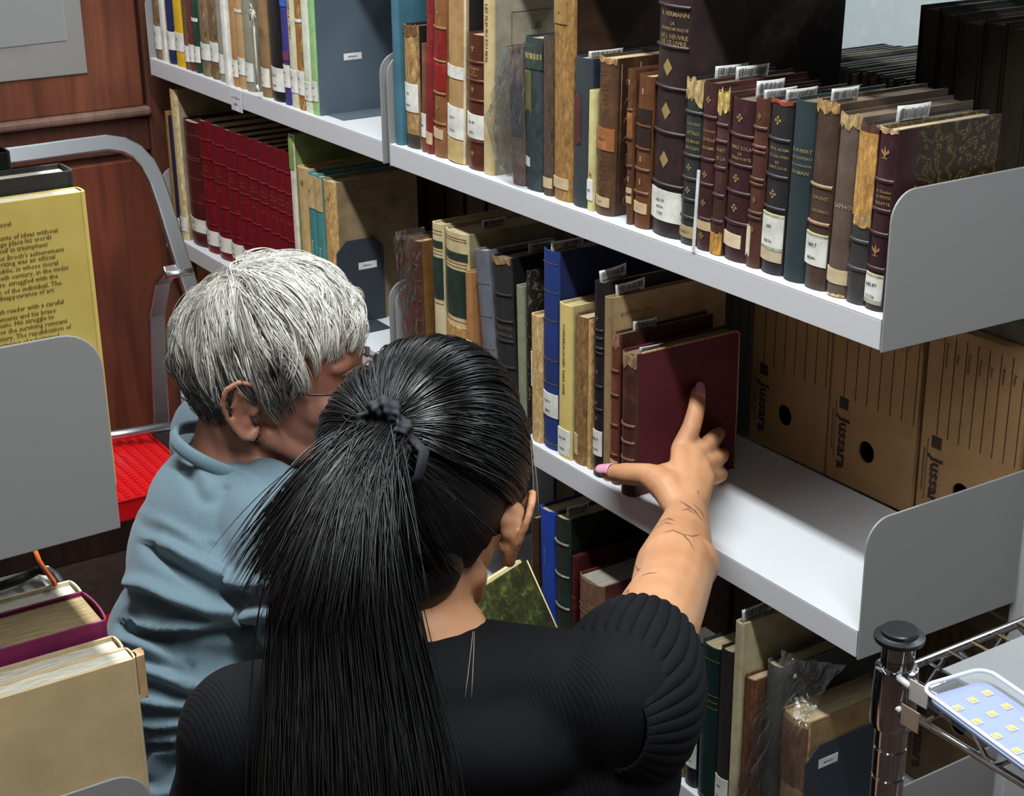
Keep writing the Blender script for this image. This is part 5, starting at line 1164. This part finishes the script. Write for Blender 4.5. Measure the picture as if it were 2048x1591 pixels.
lift = rs.uniform(.0, .010, (N, 1, 1))*np.sin(np.pi*np.clip(tt, 0, 1))[None, :, None]
wob = np.stack([np.sin(tt[None, :]*rs.uniform(3, 9, (N, 1))+rs.uniform(0, 6.28, (N, 1)))*rs.normal(0, .018, (N, 1)) for _ in range(3)], 2)*np.sin(np.pi*tt)[None, :, None]
# locks: neighbours sharing a wave
lock = np.stack([np.sin(6*D[:, 0]+9*D[:, 1]), np.cos(8*D[:, 1]-5*D[:, 2]), np.sin(7*D[:, 2]+6*D[:, 0])], 1)[:, None, :]*.028*np.sin(np.pi*tt)[None, :, None]
S = S+wob+lock; S /= np.linalg.norm(S, axis=2, keepdims=True)
S = S*(RAD*1.0)[None, None, :]*(1+(lift+rs.uniform(0, .006, (N, 1, 1)))/.095)
S = yHH+S@yR.T
strands('hair', S, rs.uniform(.00035, .00075, N), HY, young, rs.uniform(0, 1, N)**2.2)
# ponytail
cl = [(dep(*q), w_) for q, w_ in (((776, 866, 1.290), .020), ((735, 890, 1.270), .030), ((700, 950, 1.262), .040), ((684, 1040, 1.258), .046), ((684, 1130, 1.255), .052), ((688, 1240, 1.248), .058), ((700, 1380, 1.235), .064), ((712, 1520, 1.22), .070), ((722, 1680, 1.205), .073), ((726, 1840, 1.20), .060))]
CP = np.array([c[0] for c in cl]); CW = np.array([c[1] for c in cl]); KP = 30; u_ = np.linspace(0, len(cl)-1, KP); i0 = np.clip(u_.astype(int), 0, len(cl)-2)
def crm_(A, u):
    out = []
    for q in u:
        i = min(int(q), len(A)-2); t = q-i; p0, p1, p2, p3 = A[max(i-1, 0)], A[i], A[i+1], A[min(i+2, len(A)-1)]
        out.append(.5*((2*p1)+(-p0+p2)*t+(2*p0-5*p1+4*p2-p3)*t*t+(-p0+3*p1-3*p2+p3)*t**3))
    return np.array(out)
PC = crm_(CP, u_); PW = np.interp(u_, range(len(cl)), CW)
lat = _r; NP = 5200
ang = rs.uniform(0, 2*math.pi, NP); rr = np.sqrt(rs.uniform(0, 1, NP)); ex = rr*np.cos(ang); ey = rr*np.sin(ang)
grp = rs.integers(0, 90, NP); gx = rs.normal(0, .10, (90, 1)); gph = rs.uniform(0, 6.28, (90, 1))
wave = .005*np.sin(np.linspace(0, 9, KP)[None, :]*.8+gph[grp])*np.linspace(0, 1, KP)[None, :]
X_ = ex[:, None]*PW[None, :]+wave+gx[grp]*PW[None, :]*np.linspace(0, .6, KP)[None, :]
Y_ = ey[:, None]*PW[None, :]*.42+wave*.4
ln = rs.uniform(.55, 1.0, NP)**.5
S = PC[None]+X_[..., None]*lat[None, None]+Y_[..., None]*(-_f)[None, None]
S += rs.normal(0, .0012, (NP, 1, 3))*np.linspace(0, 1, KP)[None, :, None]
fly = rs.uniform(0, 1, NP) < .06
S[fly] += (np.linspace(0, 1, KP)[None, :, None]**1.5)*rs.normal(0, .016, (fly.sum(), 1, 3))
# some shorter outer hairs stand off near the tie
cut = (rs.uniform(0, 1, NP) < .22)
for i in np.where(cut)[0]:
    m = rs.uniform(.28, .5); q = np.linspace(0, m*(KP-1), KP); a = q.astype(int); f_ = (q-a)[:, None]; a2 = np.minimum(a+1, KP-1)
    b0 = S[i, a]*(1-f_)+S[i, a2]*f_; out = (lat*ex[i]*1.0+np.array([0, 0, -.2]))*.018
    S[i] = b0+np.linspace(0, 1, KP)[:, None]**2*out
strands('ponytail', S, rs.uniform(.00045, .0009, NP), hair_mat('black_tail_hair', [(0.0, (5, 5, 5)), (1.0, (15, 13, 14))], .46, .22), young, rs.uniform(0, .8, NP)**1.5)
# shorter outer layer flaring from the tie, grey strands standing in for its highlight
NL = 1500; KL = 16; tl = np.linspace(0, 1, KL)[None, :, None]
side = rs.normal(-.25, .55, NL); depthv = rs.uniform(.05, 1.0, NL); ll = rs.uniform(.075, .135, NL); lg = rs.integers(0, 60, NL); gs = rs.normal(0, .22, 60); side = side*.75+gs[lg]
st_ = (PC[2]*.75+PC[1]*.25)+(rs.normal(0, .010, NL))[:, None]*_r+(rs.uniform(0, .016, NL))[:, None]*(-_f)+(rs.normal(0, .006, NL))[:, None]*_u
d0 = nv(PC[4]-PC[2])[None]+side[:, None]*_r*.85+depthv[:, None]*(-_f)*.42; d0 /= np.linalg.norm(d0, axis=1, keepdims=True)
S2 = st_[:, None]+d0[:, None]*ll[:, None, None]*tl+np.array([0, 0, -1.0])*(ll[:, None, None]*.55*tl**2)+rs.normal(0, .0022, (NL, 1, 3))*tl**1.3
strands('ponytail_layer', S2, rs.uniform(.0003, .0007, NL), HY, young, rs.uniform(0, 1, NL)**2.0)
# scrunchie of dark cloth round the tail
ax = nv(PC[2]-PC[0]); b1 = nv(np.cross(ax, [0, 0, 1])); b2 = np.cross(ax, b1); mb = MB()
def scr(u, v):
    a = 2*math.pi*u; b_ = 2*math.pi*v; rr_ = .0225+.002*math.sin(a*3); tr2 = .0056+.0018*math.sin(a*7+2*math.sin(a*2))+.0014*math.sin(3*b_+a*11)+.0006*math.sin(5*b_-a*17)
    c = PC[1]*.75+PC[0]*.25+(b1*math.cos(a)+b2*math.sin(a))*rr_
    return c+(b1*math.cos(a)+b2*math.sin(a))*tr2*math.cos(b_)+ax*tr2*1.35*math.sin(b_)
mb.grid(scr, 160, 28, closeu=True)
mb.tube([PC[1]+_r*.022-_f*.012, PC[1]+_r*.034-_f*.020-_u*.012, PC[1]+_r*.030-_f*.022-_u*.032, PC[1]+_r*.020-_f*.022-_u*.040], [(.004, .002), (.0055, .0026), (.005, .002), (.002, .001)], n=10)
mb.tube([PC[1]-_r*.016-_f*.020, PC[1]-_r*.040-_f*.020-_u*.006, PC[1]-_r*.056-_f*.018-_u*.020], [(.004, .002), (.005, .0025), (.002, .001)], n=10)
mb.build('scrunchie', M('cloth', (19, 22, 31)), young, smooth=True)
# stray light hairs
st = []
for (a, b_, c) in (((790, 930, 1.27), (806, 1000, 1.265), (816, 1062, 1.26)), ((946, 1262, 1.27), (940, 1320, 1.26), (930, 1395, 1.25)), ((1060, 880, 1.36), (1070, 960, 1.36), (1066, 1040, 1.37))):
    A_, B_, C_ = dep(*a), dep(*b_), dep(*c); t = np.linspace(0, 1, 12)[:, None]; st.append((1-t)**2*A_+2*t*(1-t)*B_+t**2*C_)
    st.append((1-t)**2*(A_+_r*.001)+2*t*(1-t)*(B_+_r*.003)+t**2*(C_+_r*.005))
strands('stray_hair', np.array(st), .00035, hair_mat('light_hair', [(0, (150, 130, 118)), (1, (190, 176, 164))]), young, np.full(len(st), .5))

# ================================================== older woman with grey hair
SKO = skin_mat('skin_ruddy', (166, 114, 92), (148, 96, 76))
SHIRT = NT('blue_jersey'); _v = SHIRT.coord(scale=(1, 1, .25)); _n = SHIRT.n('ShaderNodeTexNoise', Scale=1500.0, Detail=2.0); SHIRT.l(_v, _n.inputs['Vector'])
SHIRT.l(SHIRT.ramp(_n.outputs[0], [(.30, (78, 101, 112)), (.55, (94, 117, 128)), (.75, (110, 133, 144))]), SHIRT.b.inputs['Base Color']); SHIRT.b.inputs['Roughness'].default_value = .85; SHIRT.b.inputs['Sheen Weight'].default_value = .15
SHIRT.bump(_n.outputs[0], .2, .0006)
oHc = dep(566, 716, 1.84); oR = frame((.63, .775), .06, .0)
def oL(x, y, z): return oHc+oR@np.array([x, y, z])
oNB = dep(466, 912, 1.86); oP = dep(500, 1500, 1.80); oP[2] = .31; fO = nv([.22, .97, 0]); rO = np.array([fO[1], -fO[0], 0]); OF = np.stack([rO, fO, [0, 0, 1.0]], 1)
oSR = oNB+rO*.165+np.array([0, .03, -.045]); oSL = oNB-rO*.165+np.array([0, .02, -.045])
oER = dep(655, 1270, 1.66); oWR = np.array([-.345, -.285, .585])
oEL = oNB+np.array([-.20, .06, -.29]); oWL = oNB+np.array([-.08, .22, -.36])
gA = dep(1053, 1119, 1.76); gx_ = nv(dep(985, 1162, 1.72)-gA); gz_ = dep(1114, 1256, 1.765)-gA; gz_ = nv(gz_-gx_*(gz_@gx_)); gy_ = np.cross(gz_, gx_)
bo = MB(); head_shape(bo, oHc, oR, 1.0); ear(bo, oL(.077, -.018, -.030), oR, 1, 1.15); ear(bo, oL(-.077, -.006, -.028), oR, -1, 1.0)
limb(bo, [oL(0, -.030, -.050), oL(0, -.040, -.10)*.6+oNB*.4, oNB+[0, .01, -.03]], [.060, .058, .064])
limb(bo, [oNB+[0, 0, -.07], oNB*.5+oP*.5, oP], [.085, .12, .13]); limb(bo, [oNB+[0, 0, -.045], oSR], [.06, .05]); limb(bo, [oNB+[0, 0, -.045], oSL], [.06, .05])
for S_, E_, W_, tgt in ((oSR, oER, oWR, gA+gx_*.085+gz_*.165), (oSL, oEL, oWL, oWL+np.array([.08, .02, -.01]))):
    limb(bo, [S_, S_*.5+E_*.5, E_, E_*.6+W_*.4, W_], [.050, .047, .040, .038, .027]); h_ = nv(tgt-W_)
    limb(bo, [W_, W_+h_*.045, W_+h_*.080], [.027, .034, .031]); sdv = nv(np.cross(h_, [0, 0, 1])); upv = np.cross(sdv, h_)
    for k in range(4):
        o_ = upv*(.027-.018*k); limb(bo, [W_+h_*.080+o_, W_+h_*.112+o_*1.05+sdv*.004, W_+h_*(.142-.007*abs(k-1))+o_+sdv*.014], [.0100, .0095, .0078], n=8)
    limb(bo, [W_+h_*.025+upv*.026, W_+h_*.055+upv*.050, W_+h_*.085+upv*.058+sdv*.008], [.014, .012, .0085], n=8)
okR = np.array([oP[0]+.12, -.13, .08]); okL = np.array([oP[0]-.13, -.12, .08])
for kn, s_ in ((okR, 1), (okL, -1)):
    hip = oP+rO*s_*.085; an = np.array([kn[0]*.4+hip[0]*.6+.02*s_, oP[1]-.02, .055])
    limb(bo, [hip, hip*.5+kn*.5, kn, kn*.5+an*.5, an, an+[0, -.09, -.018]], [.098, .084, .060, .052, .038, .028])
older = organic('person', bo, .0034, 5, SKO)
tag(older, 'person with short grey hair, glasses and blue shirt bent towards the shelf', 'person'); face_parts(oHc, oR, older)
# shirt
sh = MB(); dn = nv(oP-oNB)
def sL(x, y, z): return oNB+OF@np.array([x, y, 0])-dn*z
for (x, y, z, a, b_, c) in ((0, -.012, -.060, .135, .088, .070), (0, -.010, -.13, .185, .122, .11), (0, -.020, -.23, .195, .140, .12), (0, -.022, -.33, .20, .150, .12), (0, -.01, -.42, .205, .152, .12), (0, -.01, -.52, .21, .16, .12)):
    sh.ell(sL(x, y, z), (a, b_, c), OF, nu=32, nv=20)
for S_, E_ in ((oSR, oER), (oSL, oEL)):
    limb(sh, [oNB+[0, 0, -.06], S_*.75+oNB*.25+[0, 0, -.01], S_, S_*.55+E_*.45, S_*.25+E_*.75], [.070, .066, .070, .070, .068])
    limb(sh, [S_+[0, 0, -.06], S_*.3+sL(0, 0, -.24)*.7], [.07, .09])
sh.ell(sL(0, -.004, -.034), (.088, .074, .036), OF)
FOLDS = [([(325, 1082), (380, 1118), (440, 1152), (510, 1172), (580, 1176)], .016, 15), ([(236, 1160), (300, 1172), (360, 1200), (430, 1222), (500, 1226), (570, 1222)], .017, 14), ([(262, 1238), (330, 1252), (400, 1250), (470, 1246), (560, 1236)], .016, 11), ([(236, 1275), (300, 1298), (350, 1320)], .012, 13),
         ([(262, 1326), (330, 1350), (400, 1382), (450, 1402)], .017, 15), ([(262, 1392), (330, 1405), (410, 1416), (470, 1412)], .015, 11), ([(262, 1440), (330, 1446), (420, 1444)], .013, 9), ([(262, 1468), (330, 1470), (420, 1466)], .014, 10), ([(405, 1362), (460, 1345), (540, 1322)], .013, 12), ([(296, 1540), (320, 1512), (360, 1492), (420, 1490)], .012, 12),
         ([(410, 900), (400, 940), (420, 975)], .007, 14), ([(520, 905), (560, 925), (590, 960)], .006, 14), ([(300, 1030), (340, 1050), (400, 1085)], .006, 12), ([(262, 1575), (320, 1590), (400, 1580)], .012, 14), ([(262, 1640), (340, 1650), (440, 1640)], .012, 14)]
def ofold(co, no):
    q = co-CAM; zc = q@_f; PX = np.stack([CX+FPX*(q@_r)/zc, CY-FPX*(q@_u)/zc], 1); face = np.clip((-(q*no).sum(1)/np.linalg.norm(q, axis=1))*2.5+.15, 0, 1); d = np.zeros(len(co))
    for pts, am, wd in FOLDS:
        best = np.full(len(co), 1e9); sgn_ = np.zeros(len(co)); P_ = np.array(pts, float)
        for a, b in zip(P_[:-1], P_[1:]):
            ab = b-a; t = np.clip(((PX-a)@ab)/(ab@ab), 0, 1); e = PX-(a+t[:, None]*ab); dd = np.hypot(e[:, 0], e[:, 1]); m = dd < best; best[m] = dd[m]; sgn_[m] = np.sign(e[m, 1])
        ends = np.minimum(np.hypot(*(PX-P_[0]).T), np.hypot(*(PX-P_[-1]).T)); fade = np.clip(.35+ends/60, 0, 1)
        s1_ = best*sgn_
        d += am*fade*np.exp(-(best/wd)**2)-am*.75*fade*np.exp(-((s1_-1.9*wd)/(wd*.95))**2)
    d = d*face
    z = co[:, 2]; s_ = co@rO; f_ = co@fO
    d += .0018*np.sin(z*48+s_*36)+.0012*np.sin(f_*60+z*30)
    return co+no*d[:, None]
organic('shirt', sh, .0045, 8, SHIRT.m, older, ofold)
# ribbed collar band round the neck
cc = oNB+np.array([0, .010, -.004]); cr = []
for i in range(49):
    a = 2*math.pi*i/48; cr.append(cc+rO*math.cos(a)*.078+fO*math.sin(a)*.074+np.array([0, 0, .004-.030*math.sin(a)]))
MB().tube(cr, [(.0045, .0085)]*49, n=10, caps=False).build('shirt_collar', SHIRT.m, older, smooth=True)
tr_ = MB()
for kn, s_ in ((okR, 1), (okL, -1)):
    hip = oP+rO*s_*.085; an = np.array([kn[0]*.4+hip[0]*.6+.02*s_, oP[1]-.02, .055]); limb(tr_, [hip, hip*.5+kn*.5, kn, kn*.5+an*.5, an], [.112, .096, .070, .062, .050])
tr_.ell(oP, (.15, .13, .11)); organic('trousers', tr_, .010, 6, M('cloth', (52, 56, 66)), older)
# glasses
GLM = M('metal', (70, 66, 70), rough=.3); gl = MB()
for s_ in (-1, 1):
    gl.tube([oL(s_*.032+.021*math.cos(2*math.pi*i/24), .1015-.004*abs(math.cos(2*math.pi*i/24)), -.018+.015*math.sin(2*math.pi*i/24)) for i in range(25)], .0009, n=6, caps=False)
    gl.tube([oL(s_*.053, .100, -.012), oL(s_*.066, .088, -.012), oL(s_*.0745, .05, -.012), oL(s_*.079, .008, -.012), oL(s_*.080, -.014, -.022), oL(s_*.079, -.020, -.040)], .0013, n=6)
gl.tube([oL(-.011, .100, -.012), oL(0, .104, -.009), oL(.011, .100, -.012)], .001, n=6)
g_ = gl.build('glasses', GLM, None, smooth=True); tag(g_, 'thin dark metal glasses worn under the grey hair', 'glasses')
LEN = NT('lens'); LEN.b.inputs['Alpha'].default_value = .12; LEN.b.inputs['Roughness'].default_value = .05
for s_ in (-1, 1):
    mb = MB(); mb.add([oL(s_*.032+.0205*math.cos(2*math.pi*i/24), .1012-.004*abs(math.cos(2*math.pi*i/24)), -.018+.0145*math.sin(2*math.pi*i/24)) for i in range(24)], [tuple(range(24))]); mb.build('lens', LEN.m, g_)
# short layered grey hair
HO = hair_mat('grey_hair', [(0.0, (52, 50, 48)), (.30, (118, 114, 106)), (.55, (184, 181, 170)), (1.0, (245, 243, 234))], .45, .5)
RO = np.array([.0830, .1030, .1045])
def hlO(d):
    if d[1] > .55: return d[2] > .52
    if d[1] > .22: return d[2] > .16+1.1*(d[1]-.22)
    if d[1] > .02: return d[2] > -.22
    if abs(d[0]) > .78: return d[2] > (.06 if d[1] > -.26 else -.45)
    return d[2] > -.72
OCO = oHc+oR@np.array([0, -.010, .004])
cap(0, hlO, RO*.985, OCO, oR).build('hair_base', M('plain', (120, 117, 110), rough=.7), older, smooth=True)
rs = np.random.default_rng(23); NG = 760; KO = 14; whorl = nv([.05, -.45, .85]); G = []; Lg = []; Dg = []
while len(G) < NG:
    d = nv(rs.normal(0, 1, 3)+np.array([0, 0, .35]))
    if not hlO(d): continue
    Dg.append(d)
    ln_ = rs.uniform(.055, .092)*(1.0 if d[2] > .35 else .62)*(.5 if d[2] < -.2 else 1)*(.62 if d[1] > .35 else 1); t_ = d-whorl; t_ -= d*(t_@d); t_ = nv(t_+1e-6)
    front = max(0, d[1]+.05); t_ = t_+np.array([.75*np.sign(d[0]+.25)*front, -.25*front, .15*front])+rs.normal(0, .09, 3); t_ -= d*(t_@d); t_ = nv(t_)
    layer = rs.uniform(.003, .015)*(1.0 if d[2] > -.1 else .5)*min(1, .25+1.3*np.linalg.norm(d-whorl)); p_ = d*RO*1.0; pts = [p_.copy()]; cu = .20*math.sin(5*d[0]+4*d[1])+rs.normal(0, .10); ax_ = d
    for k in range(KO-1):
        tt_ = (k+1)/(KO-1); n_ = nv(p_/RO**2)
        t_ = t_+np.array([0, -.03, -.06])*tt_+np.cross(n_, t_)*cu*.22*math.sin(3.2*tt_+len(G)); t_ = t_-n_*(t_@n_); t_ = nv(t_)
        p_ = p_+t_*ln_/(KO-1); q = np.linalg.norm(p_/RO); off = layer*math.sin(math.pi*min(1, .12+tt_*.72))*1.15+.001
        p_ = p_/q*(1+off/.095); pts.append(p_.copy())
    G.append(pts); Lg.append(ln_)
G = np.array(G); Dg = np.array(Dg); NC = 15; S = []; tone = []
tk = np.linspace(0, 1, KO)[None, :, None]
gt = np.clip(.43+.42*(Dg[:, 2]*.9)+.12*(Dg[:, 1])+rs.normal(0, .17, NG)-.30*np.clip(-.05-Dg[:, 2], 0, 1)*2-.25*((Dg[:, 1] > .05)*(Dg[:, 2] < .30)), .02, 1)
for c in range(NC):
    offs = rs.normal(0, .0038, (NG, 1, 3))*(1-.55*tk)+rs.normal(0, .0009, (NG, 1, 3))*tk**2
    S.append(G+offs); tone.append(np.clip(gt+rs.normal(0, .13, NG), 0, 1))
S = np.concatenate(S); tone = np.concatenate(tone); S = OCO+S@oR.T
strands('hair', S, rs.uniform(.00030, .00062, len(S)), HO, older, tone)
for s_ in (-1, 1):
    mb = MB(); mb.tube([oL(s_*.020, .094, .004), oL(s_*.034, .092, .0085), oL(s_*.050, .080, .004)], [(.0028, .002), (.003, .002), (.0015, .001)], n=6); mb.build('eyebrow', M('plain', (92, 76, 66), rough=.8), older, smooth=True)

# ------------------------------------------------------------------ green marbled book held open-handed
gb_ = empty('marbled_book', gA); gb_.rotation_euler = Matrix((tuple((gx_[i], gy_[i], gz_[i]) for i in range(3)))).to_euler()
tag(gb_, 'small green marbled book held upright between the two people', 'book')
GM = M('mottle', (62, 70, 34), (176, 158, 66))
sgn = 1 if gy_@(CAM-gA) < 0 else -1
y0, y1 = (0, .016*sgn)
def gbx(name, x0, x1, a, b, z0, z1, mat): return MB().box((x0, min(a, b), z0), (x1, max(a, b), z1)).build(name, mat, gb_)
gbx('board', 0, .108, 0, .0022*sgn, 0, .162, GM); gbx('board', 0, .108, .0138*sgn, .016*sgn, 0, .162, GM); gbx('page_block', .002, .105, .0022*sgn, .0138*sgn, .003, .159, M('pages', (226, 210, 150)))
gbx('spine', .106, .110, 0, .016*sgn, 0, .162, L((60, 50, 34)))
EDG = PA((222, 206, 150))
ed = MB(); ed.tube([(-.0004, .0008*sgn, .001), (-.0004, .0008*sgn, .161)], .0013, n=6); ed.build('worn_edge', EDG, gb_, smooth=True)
ed = MB(); ed.box((.006, min(.0022*sgn, .0138*sgn), -.0035), (.104, max(.0022*sgn, .0138*sgn), .003)); ed.build('page_head', M('pages', (236, 222, 164)), gb_)
